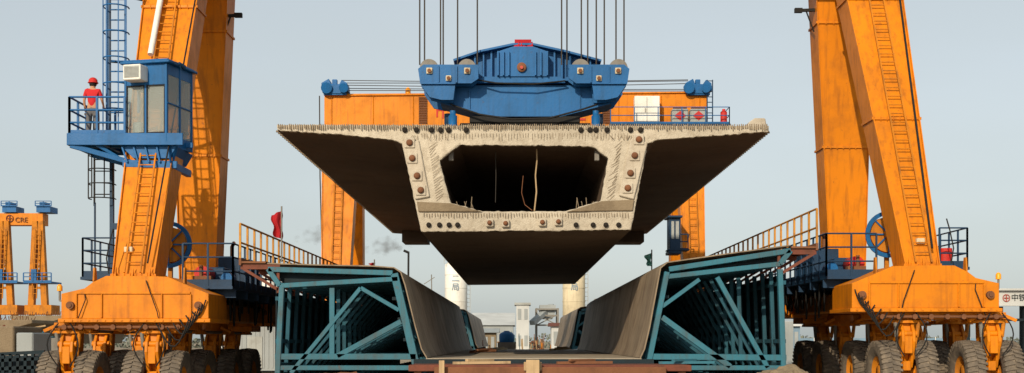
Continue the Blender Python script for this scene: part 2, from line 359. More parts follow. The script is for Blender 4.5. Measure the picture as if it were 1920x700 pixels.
def add_wheel(parent,x,y,z=.85):
    global wheel0
    if wheel0 is None:
        w=RIM.build('wheel',ORD,parent,fix=True); w.location=V((x,y,z))-wl(parent)
        t=tyre_mesh().build('tyre',TYR,w); t.location=(0,0,0); wheel0=w; return w
    w=cp(wheel0,parent); w.location=V((x,y,z))-wl(parent)
    w.rotation_euler=(random.uniform(0,6),0,random.uniform(-.03,.03))
    return w
def bogie_unit(parent,x,y,dz=0):
    b=MB()
    b.lathe([(0,.60),(.07,.60),(.07,.48),(.16,.48),(.16,.40),(.34,.38)],(x,y,2.14+dz),(0,0,1),24,sm=False)
    for k in range(16):
        t=k*math.pi/8; b.tube((x+.54*math.cos(t),y+.54*math.sin(t),2.2+dz),(x+.54*math.cos(t),y+.54*math.sin(t),2.26+dz),.03,n=6)
    for s in (-1,1): b.bar((x+s*.3,y-.45,2.35+dz),(x+s*.62,y-.5,2.2+dz),.10,.08)
    o=b.build('turntable',ORG,parent)
    b=MB()
    D=lambda L:[(a,c+dz) for a,c in L]
    b.prism(D([(y-.42,2.14),(y+.45,2.14),(y+.42,1.75),(y+.16,1.0),(y+.16,.7),(y-.12,.7),(y-.2,1.1),(y-.5,1.75)]),x-.10,x+.10,'x')
    for s in (-1,1): b.prism(D([(y-.62,1.92),(y-.46,2.14),(y-.30,2.14),(y-.38,1.75),(y-.1,1.1),(y-.2,.85),(y-.40,.98),(y-.66,1.66)]),x+s*.10,x+s*.18,'x')
    b.box((x-.099,y-.64,1.35+dz),(x+.099,y-.45,1.8+dz)); b.box((x-.099,y-.5,.9+dz),(x+.099,y-.3,1.15+dz))
    b.tube((x-.24,y-.5,1.86+dz),(x+.24,y-.5,1.86+dz),.08,n=12)
    b.tube((x-.62,y,.85+dz),(x+.62,y,.85+dz),.09,n=12)
    b.build('wheel_fork',ORG,parent,bevel=.012)
    for s in (-1,1):
        b=MB(); b.tube((x+s*.30,y-.48,2.16+dz),(x+s*.26,y-.46,1.78+dz),.055,n=10); b.tube((x+s*.26,y-.46,1.78+dz),(x+s*.2,y-.4,1.2+dz),.03,n=8); b.build('suspension_cylinder',STL if s<0 else ORD,parent)
    for s in (-1,1): add_wheel(parent,x+s*.48,y,.85+dz)
def crane_leg(parent,xb,xt,zb,zt,yb,yt,wb,wt,th,name='leg',m=ORG):
    b=MB()
    def cs(x,z,y,w): return [(x-w/2,y,z),(x+w/2,y,z),(x+w/2,y+th,z),(x-w/2,y+th,z)]
    b.hexa(cs(xb,zb,yb,wb)+cs(xt,zt,yt,wt))
    d=(yt-yb)/(zt-zb); dw=(wt-wb)/(zt-zb); dx=(xt-xb)/(zt-zb)
    for s in (-1,1):
        b.bar((xb+s*(wb/2-.012),yb-.02,zb),(xt+s*(wt/2-.012),yt-.02,zt),.03,.09,(0,1,0))
    for z in (zb+.05,zb+4.3,zb+8.2):
        y=yb+d*(z-zb); w=wb+dw*(z-zb)+.08; x=xb+dx*(z-zb)
        b.box((x-w/2,y-.05,z),(x+w/2,y+th+.05,z+.07))
        for k in range(8): b.tube((x-w/2+.07+k*(w-.14)/7,y-.055,z-.03),(x-w/2+.07+k*(w-.14)/7,y-.055,z+.10),.014,n=5)
    b.box((xb-wb/2-.14,yb-.12,zb-.02),(xb+wb/2+.14,yb+th+.1,zb+.05))
    for k in (-1,0,1):
        b.prism([(yb-.11,zb+.05),(yb,zb+.05),(yb,zb+.3)],xb+k*wb*.4-.012,xb+k*wb*.4+.012,'x')
    return b.build(name,m,parent)
def bogie_beams(cr,X0,s,Y0,dz):
    fr=[(8.3,2.52),(8.3,3.16),(8.9,3.40),(9.35,3.6),(10.0,3.62),(10.95,3.62),(11.3,3.45),(11.5,3.3),(12.1,3.16),(12.1,2.52)]
    for k,(ya,yb) in enumerate(((Y0,Y0+2.0),(Y0+8.3,Y0+10.3))):
        b=MB(); b.prism([(X0+s*a,z+dz) for a,z in fr],ya,yb)
        b.prism([(X0+s*a,z+dz) for a,z in ((8.24,2.42),(8.24,2.52),(12.16,2.52),(12.16,2.42))],ya-.08,yb+.06)
        b.prism([(X0+s*a,z+dz) for a,z in ((9.0,2.24),(9.0,2.42),(12.4,2.42),(12.4,2.24))],ya+.3,yb-.3)
        for a in (8.75,9.5,11.05,11.7): b.box((X0+s*a-.02,ya-.05,2.54+dz),(X0+s*a+.02,ya,3.15+dz))
        b.prism([(X0+s*(a+.0),z+dz) for a,z in ((8.76,3.15),(8.76,3.21),(11.7,3.21),(11.7,3.15))],ya-.04,ya)
        for i in range(18): b.tube((X0+s*(8.4+i*.212),ya-.08,2.47+dz),(X0+s*(8.4+i*.212),ya-.105,2.47+dz),.022,n=6)
        b.build('bogie_cross_beam',ORG,cr,bevel=.02)
        for a in (8.55,11.85):
            b=MB(); b.lathe([(0,.10),(.10,.10),(.10,.05),(.13,.05),(.13,.001)],(X0+s*a,ya,2.86+dz),(0,-1,0),14,sm=False); b.build('end_pin',RST,cr)
        for a in (9.0,11.35): one('lifting_lug',ORD,cr,lambda b:b.prism([(ya+.2,3.3+dz),(ya+.5,3.3+dz),(ya+.42,3.85+dz),(ya+.28,3.85+dz)],X0+s*a-.02,X0+s*a+.02,'x'))
    b=MB(); b.box((X0+s*9.3,Y0+2.0,2.55+dz),(X0+s*11.1,Y0+8.3,3.45+dz)); b.box((X0+s*8.6,Y0+2.0,2.5+dz),(X0+s*9.3,Y0+8.3,3.0+dz)); b.build('bogie_long_beam',ORD,cr,bevel=.03)
    for a in (9.82,12.04):
        b=MB(); b.tube((X0+s*a+.3,Y0+1.0,2.2+dz),(X0+s*a+.3,Y0+9.4,2.2+dz),.045,n=8); b.build('steering_rod',STL,cr)
    b=MB(); b.tube((X0+s*9.0,Y0+.1,2.3+dz),(X0+s*12.3,Y0+.1,2.3+dz),.04,n=8)
    for i in range(8): b.tube((X0+s*(9.1+i*.42),Y0+.02,2.3+dz),(X0+s*(9.1+i*.42),Y0+.2,2.3+dz),.07,n=8)
    b.build('steering_linkage',RST,cr)

# ---- near crane
X0=.36
cr=thing('gantry_crane','big orange rubber tyred gantry crane straddling the near end of the girder','crane',(X0,36.5,0))
LEG={-1:((-10.14,-10.30,1.12,1.72),(-10.45,-10.05,1.15,1.9)),1:((10.76,10.62,.92,1.85),(10.85,10.4,1.15,1.9))}
for s in (-1,1):
    dz=RW if s>0 else 0
    (fb,ft,fw,fwt),(rb_,rt,rw,rwt)=LEG[s]
    crane_leg(cr,fb,ft,3.6+dz,14,33.05,38.0,fw,fwt,1.0)
    crane_leg(cr,rb_,rt,3.6+dz,14,40.9,39.6,rw,rwt,1.0)
    bogie_beams(cr,X0,s,32.2,dz)
    for a in (12.04,9.82):
        for y in (33.0,35.6,39.2,41.8): bogie_unit(cr,X0+s*a,y,dz)
    b=MB(); ladder(b,(fb,32.95,3.75+dz),(ft,37.85,14),.42,.3,.018)
    b.build('leg_ladder',ORD,cr)
    zp=3.42+dz
    xi=X0+s*8.0; xo=X0+s*9.35
    one('service_platform',BLD,cr,lambda b:[b.box((xi,33.6,zp-.08),(xo,42.6,zp))]+[b.box((xi,y,zp-.3),(xo,y+.08,zp-.08)) for y in (34,35.5,37,38.5,40,41.5)])
    xe=X0+s*(11.85 if s>0 else 12.1)
    one('service_platform',BLD,cr,lambda b:b.box((X0+s*11.0,33.6,zp-.08+.25),(xe,36.6,zp+.25)))
    b=MB(); railing(b,[(xo,33.65,zp),(xi,33.65,zp),(xi,42.5,zp)],1.15,.75,.024,(.35,.68),.18); b.build('guard_rail',BLD,cr)
    b=MB(); railing(b,[(X0+s*11.05,33.65,zp+.25),(xe-s*.05,33.65,zp+.25),(xe-s*.05,36.5,zp+.25)],1.05,.7,.022,(.35,.68),.16); b.build('guard_rail',BLD,cr)
    b=MB(); b.box((X0+s*8.45,37.2,zp),(X0+s*9.25,39.6,zp+1.0))
    for k in range(8): b.box((X0+s*8.44,37.3+k*.27,zp+.2),(X0+s*8.41,37.45+k*.27,zp+.8))
    b.build('engine_housing',BLD,cr,bevel=.03)
    one('exhaust_pipe',RST,cr,lambda b:b.path([(X0+s*8.9,37.5,zp+1.0),(X0+s*8.9,37.5,zp+1.35),(X0+s*8.8,37.3,zp+1.45)],.06))
    one('tool_box',BLD,cr,lambda b:b.box((X0+s*8.6,35.2,zp),(X0+s*9.2,36.2,zp+.6)),.03)
    one('pump_motor',BLU,cr,lambda b:[b.lathe([(0,.16),(.5,.16),(.52,.1)],(X0+s*8.35,34.4,zp+.25),(0,1,0),14),b.box((X0+s*8.2,34.35,zp),(X0+s*8.5,34.95,zp+.12))])
    one('hydraulic_tank',REDP,cr,lambda b:b.lathe([(0,.22),(.65,.22),(.7,.16)],(X0+s*9.05,34.5,zp+.38),(0,1,0),16))
    one('valve_block',RST,cr,lambda b:[b.box((X0+s*8.7,34.1,zp),(X0+s*9.2,34.35,zp+.3)),b.tube((X0+s*9.0,34.2,zp+.3),(X0+s*9.0,34.2,zp+.6),.05)])
    if s>0: one('hydraulic_tank',REDP,cr,lambda b:b.lathe([(0,.2),(.5,.2)],(X0+s*11.45,34.4,zp+.3),(0,0,1),14))
    c=V((X0+s*10.5,36.6,4.75 if s<0 else 5.05))
    b=MB(); b.lathe([(-.2,.001),(-.2,.52),(.2,.52),(.2,.001)],c,(0,1,0),28,caps=False,sm=False)
    b.lathe([(-.30,.001),(-.30,.14),(.26,.14),(.26,.001)],c,(0,1,0),16,sm=False); b.bar(c,(c.x,c.y,3.42),.12); dr=b.build('cable_reel',ORD,cr)
    b=MB(); b.lathe([(-.24,.56),(-.24,.68),(-.18,.68),(-.18,.56),(-.24,.56)],c,(0,1,0),32,caps=False,sm=False)
    for k in range(8):
        t=k*math.pi/4; b.bar(c+V((math.cos(t)*.1,-.235,math.sin(t)*.1)),c+V((math.cos(t)*.6,-.235,math.sin(t)*.6)),.04,.03,(0,1,0))
    b.build('reel_flange',BLU,dr)
    for k in range(18):
        b=MB(); y=34.4+k*.42; x=X0+s*(8.1+random.uniform(-.02,.3)); z=3.25+dz+random.uniform(-.2,.1); pts=[]; y2=random.uniform(.6,1.1); sg=random.uniform(.3,.8)
        for j in range(9):
            t=j/8; pts.append(V((x+s*.2*t,y+t*y2,z-math.sin(t*math.pi)*sg-t*.3)))
        b.path(pts,.028,5); b.build('hydraulic_hose',BLK,cr)
    for k in range(6):
        b=MB(); x=X0+s*(8.35+k*.08); pts=[V((x+s*.06*j*(1+.2*k),32.12-.03*k,3.0+dz-.1*k-math.sin(j/6*math.pi)*(.25+.06*k)-.05*j)) for j in range(7)]
        b.path(pts,.02,5); b.build('hydraulic_hose',BLK,cr)
    for k,a in enumerate((9.82,12.04)):
        for q_ in (-1,1):
            b=MB(); pts=[V((X0+s*a+q_*(.15+.25*math.sin(j/8*math.pi)),32.25-.12*math.sin(j/8*math.pi),2.4+dz-j*.14)) for j in range(9)]; b.path(pts,.018,5); b.build('hydraulic_hose',BLK,cr)
    for pts,r_ in (([(11.0,32.95,4.9),(11.05,32.85,4.6),(11.1,32.7,4.1),(11.0,32.6,3.7)],.018),([(9.9,32.15,3.5),(9.75,32.12,3.1),(9.6,32.1,2.7),(9.55,32.2,2.3)],.014),([(11.5,32.2,3.2),(11.45,32.12,3.0),(11.6,32.1,2.6),(11.8,32.3,2.3)],.014)):
        one('electric_cable',BLK,cr,lambda b:b.path([(X0+s*a,y,z+dz) for a,y,z in pts],r_))
    b=MB(); px,py=(240,468) if s<0 else (1727,452); c=P(px,py,33.3); b.bar(c,c+V((0,.2,0)),.22,.15); b.build('junction_box',CRM,cr,bevel=.015)
    px,py=(112,546) if s<0 else (1872,524); c=P(px,py,32.6); b=MB(); b.lathe([(0,.07),(.12,.07),(.17,.04),(.18,.001)],c,(0,0,1),14); bc=b.build('warning_beacon',AMB,cr)
    b=MB(); b.tube(c-V((0,0,.25)),c,.03); b.bar(c-V((0,0,.25)),(X0+s*12.05,32.6,c.z-.3),.05); b.build('beacon_bracket',STL,cr)
    b=MB(); a=P(412 if s<0 else 1532,31 if s<0 else 19,40); e=P(447 if s<0 else 1497,29 if s<0 else 20,40); b.bar(a,e,.09); b.bar(e-V((.12,0,0)),e+V((.12,0,0)),.14); b.path([a+V((-s*.1,0,-.7)),a.lerp(e,.6)],.025); b.build('lamp_bracket',BLK,cr)
one('conduit_pipe',WHT,cr,lambda b:b.path([(-10.55,36.0,10.2),(-10.45,37.75,14)],.09,8))
one('conduit_pipe',BLK,cr,lambda b:b.path([(-9.75,33.0,4.0),(-9.6,34.4,7.2),(-9.35,37.6,14)],.025,6))
one('conduit_pipe',BLK,cr,lambda b:b.path([(11.0,33.0,4.4),(11.4,37.8,14)],.03,6))
one('main_girder',ORG,cr,lambda b:b.box((-12.2,37.2,14),(12.9,38.6,16)),.03)
one('main_girder',ORG,cr,lambda b:b.box((-12.2,40.0,14),(12.9,41.4,16)),.03)
b=MB(); b.box((-2.6,36.9,16),(3.0,41.2,17.2)); b.box((-2.5,36.95,13.95),(2.9,37.19,16)); b.build('hoist_trolley',BLU,cr,bevel=.03)
def cage(cx,cy,z0,z1,name='caged_ladder',r=.36,hoop=.75,m=BLU,t_=.022):
    b=MB(); ladder(b,(cx,cy,z0),(cx,cy,z1),.5,.3,t_)
    z=z0+.2
    while z<z1:
        b.path([V((cx+r*math.sin(t),cy-r*.3-r*math.cos(t)*1.1+.05,z)) for t in [(-1.9+3.8*k/10) for k in range(11)]],t_,5); z+=hoop
    for t in (-1.2,-.5,.5,1.2): b.bar((cx+r*math.sin(t),cy-r*.3-r*math.cos(t)*1.1+.05,z0+.2),(cx+r*math.sin(t),cy-r*.3-r*math.cos(t)*1.1+.05,z1),.035,.012)
    return b.build(name,m,cr)
cage(P(219,0,36.4).x,36.4,7.7,14)
cage(P(193,0,36.6).x,36.6,5.9,7.6,r=.38,hoop=.42,m=BLK,t_=.018)
b=MB(); x=P(210,0,36.6).x; b.bar((x,36.6,3.6),(x,36.6,7.6),.11); b.bar((x,36.6,5.3),(X0-10.6,36.6,5.3),.1,.18); b.bar((x-.5,36.6,3.6),(x-.5,36.6,6.0),.045); b.bar((x,36.4,7.6),(x,36.4,14),.06)
b.bar((x,36.4,12.1),(X0-10.9,37.8,12.1),.07);b.bar((x,36.4,10.1),(X0-10.9,37,10.1),.07); b.build('ladder_mast',BLD,cr)
zf=7.62; xl=P(130,0,34.5).x; xr=P(352,0,34.9).x
b=MB(); b.box((xl,34.4,zf-.05),(-10.72,36.5,zf)); b.box((xl,34.36,zf-.28),(xr,34.44,zf+.05)); b.box((xl-.04,34.4,zf-.28),(xl+.04,36.5,zf+.05)); b.box((xl,36.46,zf-.25),(-10.7,36.54,zf))
b.box((xl+.04,35.4,zf-.2),(xr,35.5,zf-.051)); b.box((-11.6,34.4,zf-.2),(-11.5,36.5,zf-.051))
b.bar((xl+.05,34.45,zf-.28),(-10.4,34.75,zf-.80),.11,.14); b.bar((xl+.05,36.3,zf-.28),(-10.4,36.2,zf-.8),.11,.14); b.bar((-10.9,34.6,zf-.76),(-9.4,34.6,zf-.8),.12,.2); b.bar((-11.6,34.5,zf-.25),(-10.9,34.7,zf-.68),.09)
b.bar((-10.6,34.6,zf-.78),(-10.6,36.6,zf-.78),.14,.2); b.bar((-9.6,34.6,zf-.78),(-9.6,36.6,zf-.78),.14,.2); b.bar((-9.6,34.7,zf-.76),(-9.4,34.6,zf-.1),.1)
b.prism([(-10.95,zf-.28),(-9.4,zf-.28),(-9.6,zf-.62),(-10.6,zf-.62)],34.55,36.3)
for k in range(5): b.bar((-10.9+k*.32,34.5,zf-.3),(-10.75+k*.3,34.5,zf-.75),.05)
b.build('cabin_platform',BLU,cr,bevel=.008)
b=MB(); railing(b,[(-10.8,34.42,zf),(xl+.03,34.42,zf),(xl+.03,36.45,zf),(-11.1,36.45,zf)],1.05,.8,.028,(.33,.66),.14); b.build('platform_rail',BLU,cr)
c0=P(240,0,34.5).x; c1=P(328,0,34.5).x; cy0,cy1=34.5,35.95; z0=zf-.28; z1=9.6; xm=P(284,0,34.5).x
zw=z1-.58
cab=MB()
cab.box((c0,cy0,z0),(c1,cy1,z0+.1)); cab.box((c0,cy0,z0+.1),(c1,cy0+.04,z0+.34)); cab.box((c0,cy1-.04,z0+.1),(c1,cy1,z0+.4)); cab.box((c1-.04,cy0+.04,z0+.1),(c1,cy1-.04,z0+.3)); cab.box((c0,cy0+.04,z0+.1),(c0+.04,cy1-.04,z0+.4)); cab.box((c0,cy0+.04,zw),(c0+.04,cy1-.04,z1))
cab.box((c0+.04,cy0,zw),(c1,cy0+.04,z1)); cab.box((c1-.04,cy0+.04,z1-.3),(c1,cy1-.04,z1)); cab.box((c0+.04,cy1-.04,z1-.3),(c1,cy1,z1))
for x in (c0+.035,xm,c1-.035):
    cab.box((x-.035,cy0-.02,z0+.1),(x+.035,cy0+.07,z1))
for y in (cy1-.035,(cy0+cy1)/2):
    cab.box((c1-.06,y-.035,z0),(c1+.015,y+.035,z1)); cab.box((c0-.015,y-.035,z0),(c0+.06,y+.035,z1))
cab.box((c1-.05,cy0,z0+1.15),(c1+.02,cy1,z0+1.19))
cb=cab.build('cabin',BLU,cr,bevel=.008)
b=MB(); b.box((c0-.08,cy0-.12,z1),(c1+.12,cy1+.1,z1+.07)); b.box((c0-.02,cy0-.05,z1+.07),(c1+.04,cy1+.04,z1+.12)); b.build('cabin_roof',BLU,cb,bevel=.015)
for a,d in ((c0+.075,xm-.04),(xm+.04,c1-.075)):
    b=MB(); b.box((a,cy0+.02,z0+.34),(d,cy0+.035,zw)); b.build('window_pane',GLS,cb)
    b=MB()
    for u,v in (((a,z0+.34),(a,zw)),((d,z0+.34),(d,zw)),((a,z0+.36),(d,z0+.36)),((a,zw-.02),(d,zw-.02))): b.bar((u[0],cy0-.01,u[1]),(v[0],cy0-.01,v[1]),.025,.025)
    b.build('window_frame',BLK,cb)
for xx in (c1-.02,c0+.005):
    for a,d in ((cy0+.08,(cy0+cy1)/2-.05),((cy0+cy1)/2+.05,cy1-.1)):
        b=MB(); b.box((xx,a,z0+.3 if xx>-10 else z0+.4),(xx+.015,d,z1-.3 if xx>-10 else zw)); b.build('window_pane',GLS,cb)
b=MB(); b.box((c0+.1,cy1-.02,z0+.42),(c1-.1,cy1-.005,z1-.32)); b.build('window_pane',GLS,cb)
b=MB(); b.box((c0+.5,cy0+.6,z0+.1),(c1-.4,cy0+.95,z0+.5)); b.box((c0+.5,cy0+.9,z0+.5),(c1-.4,cy0+1.0,z0+1.0)); b.build('operator_seat',BLK,cb,bevel=.04)
one('control_desk',GLY,cb,lambda b:b.box((c0+.15,cy0+.15,z0+.1),(c0+.4,cy0+.6,z0+.7)),.03)
ax0,ax1=P(246,0,34.2).x,P(282,0,34.2).x; az1=P(0,121,34.2).z; az0=P(0,150,34.2).z
b=MB(); b.box((ax0,34.1,az0),(ax1,34.7,az1)); ac=b.build('air_conditioner',WHT,cb,bevel=.02)
b=MB(); b.box((ax0+.04,34.095,az0+.06),(ax1-.04,34.10,az1-.04)); 
for k in range(9): b.box((ax0+.05,34.08,az0+.07+k*.033),(ax1-.05,34.096,az0+.083+k*.033))
b.build('conditioner_grille',GLY,cb)
b=MB(); b.path([P(338,118,34.6),P(350,123,34.7),P(352,135,34.8)],.02); b.tube(P(348,122,34.7),P(356,130,34.9),.05,.07,10); b.build('cabin_lamp',BLD,cb)
pv=V(((c0+c1)/2,(cy0+cy1)/2,0)); Rz=Matrix.Rotation(math.radians(-13),4,'Z')
M=Matrix.Translation(pv)@Rz@Matrix.Translation(-pv)
base=wl(cb)
newb=M@base; cb.location=newb-wl(cr); cb.rotation_euler=(0,0,math.radians(-13))

# ---- far crane
fx=.12
fc=thing('gantry_crane','more distant orange gantry crane holding the far end of the girder','crane',(fx,65,0))
Yb=64.0
b=MB(); b.prism(XZ([(608,182),(640,176),(1285,172),(1325,176),(1325,252),(608,252)],Yb),Yb,Yb+1.8)
for a in (622,700,775,1160,1240,1312): b.bar(P(a,180,Yb-.02),P(a,250,Yb-.02),.04,.05,(0,1,0))
b.bar(P(608,180,Yb)+V((0,.9,0)),P(1325,174,Yb)+V((0,.9,0)),2.0,.06)
b.build('main_girder',ORG,fc,bevel=.03)
for px in (793,1137):
    b=MB()
    for k in range(16): b.pbox(px-8,px+8,182+k*3.2,183.8+k*3.2,Yb-.06,.05)
    b.build('vent_grille',RST,fc)
b=MB(); b.pbox(818,832,205,208,Yb-.03,.02); b.pbox(818,821,208,220,Yb-.03,.02); b.pbox(829,832,208,222,Yb-.03,.02); b.build('painted_mark',REDP,fc)
b=MB(); b.pbox(1078,1098,222,226,Yb-.03,.02); b.build('painted_mark',REDP,fc)
for s,(px0,px1) in ((-1,(605,668)),(1,(1272,1318))):
    for k,(yb,yt) in enumerate(((62.2,64.3),(68.5,66.0))):
        xa=(px0+px1)/2; b=MB()
        x=(xa-968)*64/F; wk=1 if s<0 else .75
        b.hexa([(x-.62*wk,yb,3.6),(x+.62*wk,yb,3.6),(x+.62*wk,yb+1.2,3.6),(x-.62*wk,yb+1.2,3.6),(x-.9*wk,yt,12.6),(x+.9*wk,yt,12.6),(x+.9*wk,yt+1.2,12.6),(x-.9*wk,yt+1.2,12.6)])
        b.bar((x+.63*wk,yb-.01,3.6),(x+.91*wk,yt-.01,12.6),.05,.1,(0,1,0)); b.bar((x-.63*wk,yb-.01,3.6),(x-.91*wk,yt-.01,12.6),.05,.1,(0,1,0))
        b.build('leg',ORG,fc)
    b=MB(); ladder(b,(x,62.05,3.7),(x,64.15,12.6),.42,.35,.018); b.build('leg_ladder',ORD,fc)
    for ya,yb,zb_,zt_,ww in ((61,63.4,2.5,3.6,1.7),(68,70.4,2.5,3.6,1.7)): one('bogie_cross_beam',ORG,fc,lambda b:b.box((x-ww,ya,zb_),(x+ww,yb,zt_)),.04)
    one('bogie_long_beam',ORG,fc,lambda b:b.box((x-.7,63.4,2.6),(x+.7,68,3.4)),.03)
    for yy in (62,69.2):
        for a in (-1.6,-.65,.65,1.6): add_wheel(fc,x+a,yy)
    cx=1308 if s>0 else 628
    b=MB()
    b.prism(XZ([(cx-24,158),(cx-10,150),(cx-6,160),(cx+10,160),(cx+14,152),(cx+24,158),(cx+26,172),(cx+10,178),(cx-22,176)],Yb),Yb-.3,Yb+.6)
    b.tube(P(cx-16,165,Yb-.5),P(cx-16,165,Yb+.8),.28,n=16); b.tube(P(cx+16,165,Yb-.5),P(cx+16,165,Yb+.8),.24,n=16); b.bar(P(cx,150,Yb),P(cx,178,Yb),.25); b.bar(P(cx-20,178,Yb),P(cx+22,178,Yb),.5,.12)
    b.build('rope_anchor_block',BLU,fc,bevel=.02)
b=MB(); b.path([P(1336,150,63.8),P(1336,250,63.8)],.03); b.path([P(1326,150,63.8),P(1326,236,63.8)],.03)
for k in range(9): b.tube(P(1326,152+k*10,63.8),P(1336,152+k*10,63.8),.022)
b.build('leg_ladder',BLD,fc)
for k,(ya,yb,sag) in enumerate(((151,150,3),(156,152,1.5),(160,157,4),(170,171,0),(166,168,1))):
    b=MB(); pts=[P(640+650*t/12,ya+(yb-ya)*t/12+sag*math.sin(math.pi*t/12),Yb-.2+k*.12) for t in range(13)]; b.path(pts,.02,5); b.build('trolley_rope',ROPE,fc)
one('conduit_pipe',ROPE,fc,lambda b:b.path([P(599,180,Yb-.3),P(600,330,Yb-.3),P(604,480,Yb-.3)],.03))
one('beam_beacon',AMB,fc,lambda b:b.lathe([(0,.14),(.25,.14),(.32,.05)],P(765,176,Yb+.6),(0,0,1),10))
Ye=62.6
b=MB(); b.pbox(1143,1370,232,238,Ye,1.3); b.bar(P(1180,238,Ye),P(1180,250,Yb),.15); b.bar(P(1300,238,Ye),P(1300,250,Yb),.15); b.build('equipment_balcony',BLD,fc)
b=MB(); z=P(0,232,Ye).z
x0,x1=P(1145,0,Ye).x,P(1368,0,Ye).x; railing(b,[(x0,Ye+.05,z),(x1,Ye+.05,z),(x1,Ye+1.2,z)],.84,1.1,.022,(.5,),.1); b.build('guard_rail',BLU,fc)
b=MB(); b.pbox(1190,1237,180,232,Ye+.5,.6); eb=b.build('electrical_cabinet',WHT,fc,bevel=.02)
b=MB(); b.pbox(1212.5,1213.5,182,230,Ye+.48,.02); b.pbox(1209,1211,203,210,Ye+.47,.03); b.build('cabinet_door_gap',GLY,eb)
for a,c in ((1260,1291),(1294,1326)):
    b=MB(); b.pbox(a,c,204,231,Ye+.3,.6); fo=b.build('fuel_tank',GLY,fc,bevel=.05)
    q=(a+c)/2; b=MB(); b.prism(XZ([(q-11,217),(q,208),(q+11,217),(q,226)],Ye+.28),Ye+.28,Ye+.295); b.build('hazard_diamond',REDP,fo)
    b=MB(); b.pbox(a+3,c-3,201,204,Ye+.4,.3); b.build('tank_cap',RBR,fo)
b=MB(); b.lathe([(0,.17),(.55,.17),(.62,.08),(.7,.08)],P(1357,231,Ye+.5),(0,0,1),14); b.build('fire_extinguisher',REDP,fc)
b=MB(); b.pbox(1256,1276,408,470,61.5,1.2); b.pbox(1252,1280,404,408,61.3,1.5); b.pbox(1254,1278,470,476,61.4,1.4); o=b.build('cabin',BLD,fc,bevel=.02)
for a,c in ((1259,1264),(1267,1273)):
    b=MB(); b.pbox(a,c,415,448,61.48,.02); b.build('window_pane',GLY,o)
b=MB(); railing(b,[P(1270,470,61.6),P(1290,470,61.6)],.8,.5,.03); b.bar(P(1250,470,61.9),P(1290,470,61.9),1.0,.06); b.build('guard_rail',BLD,fc)

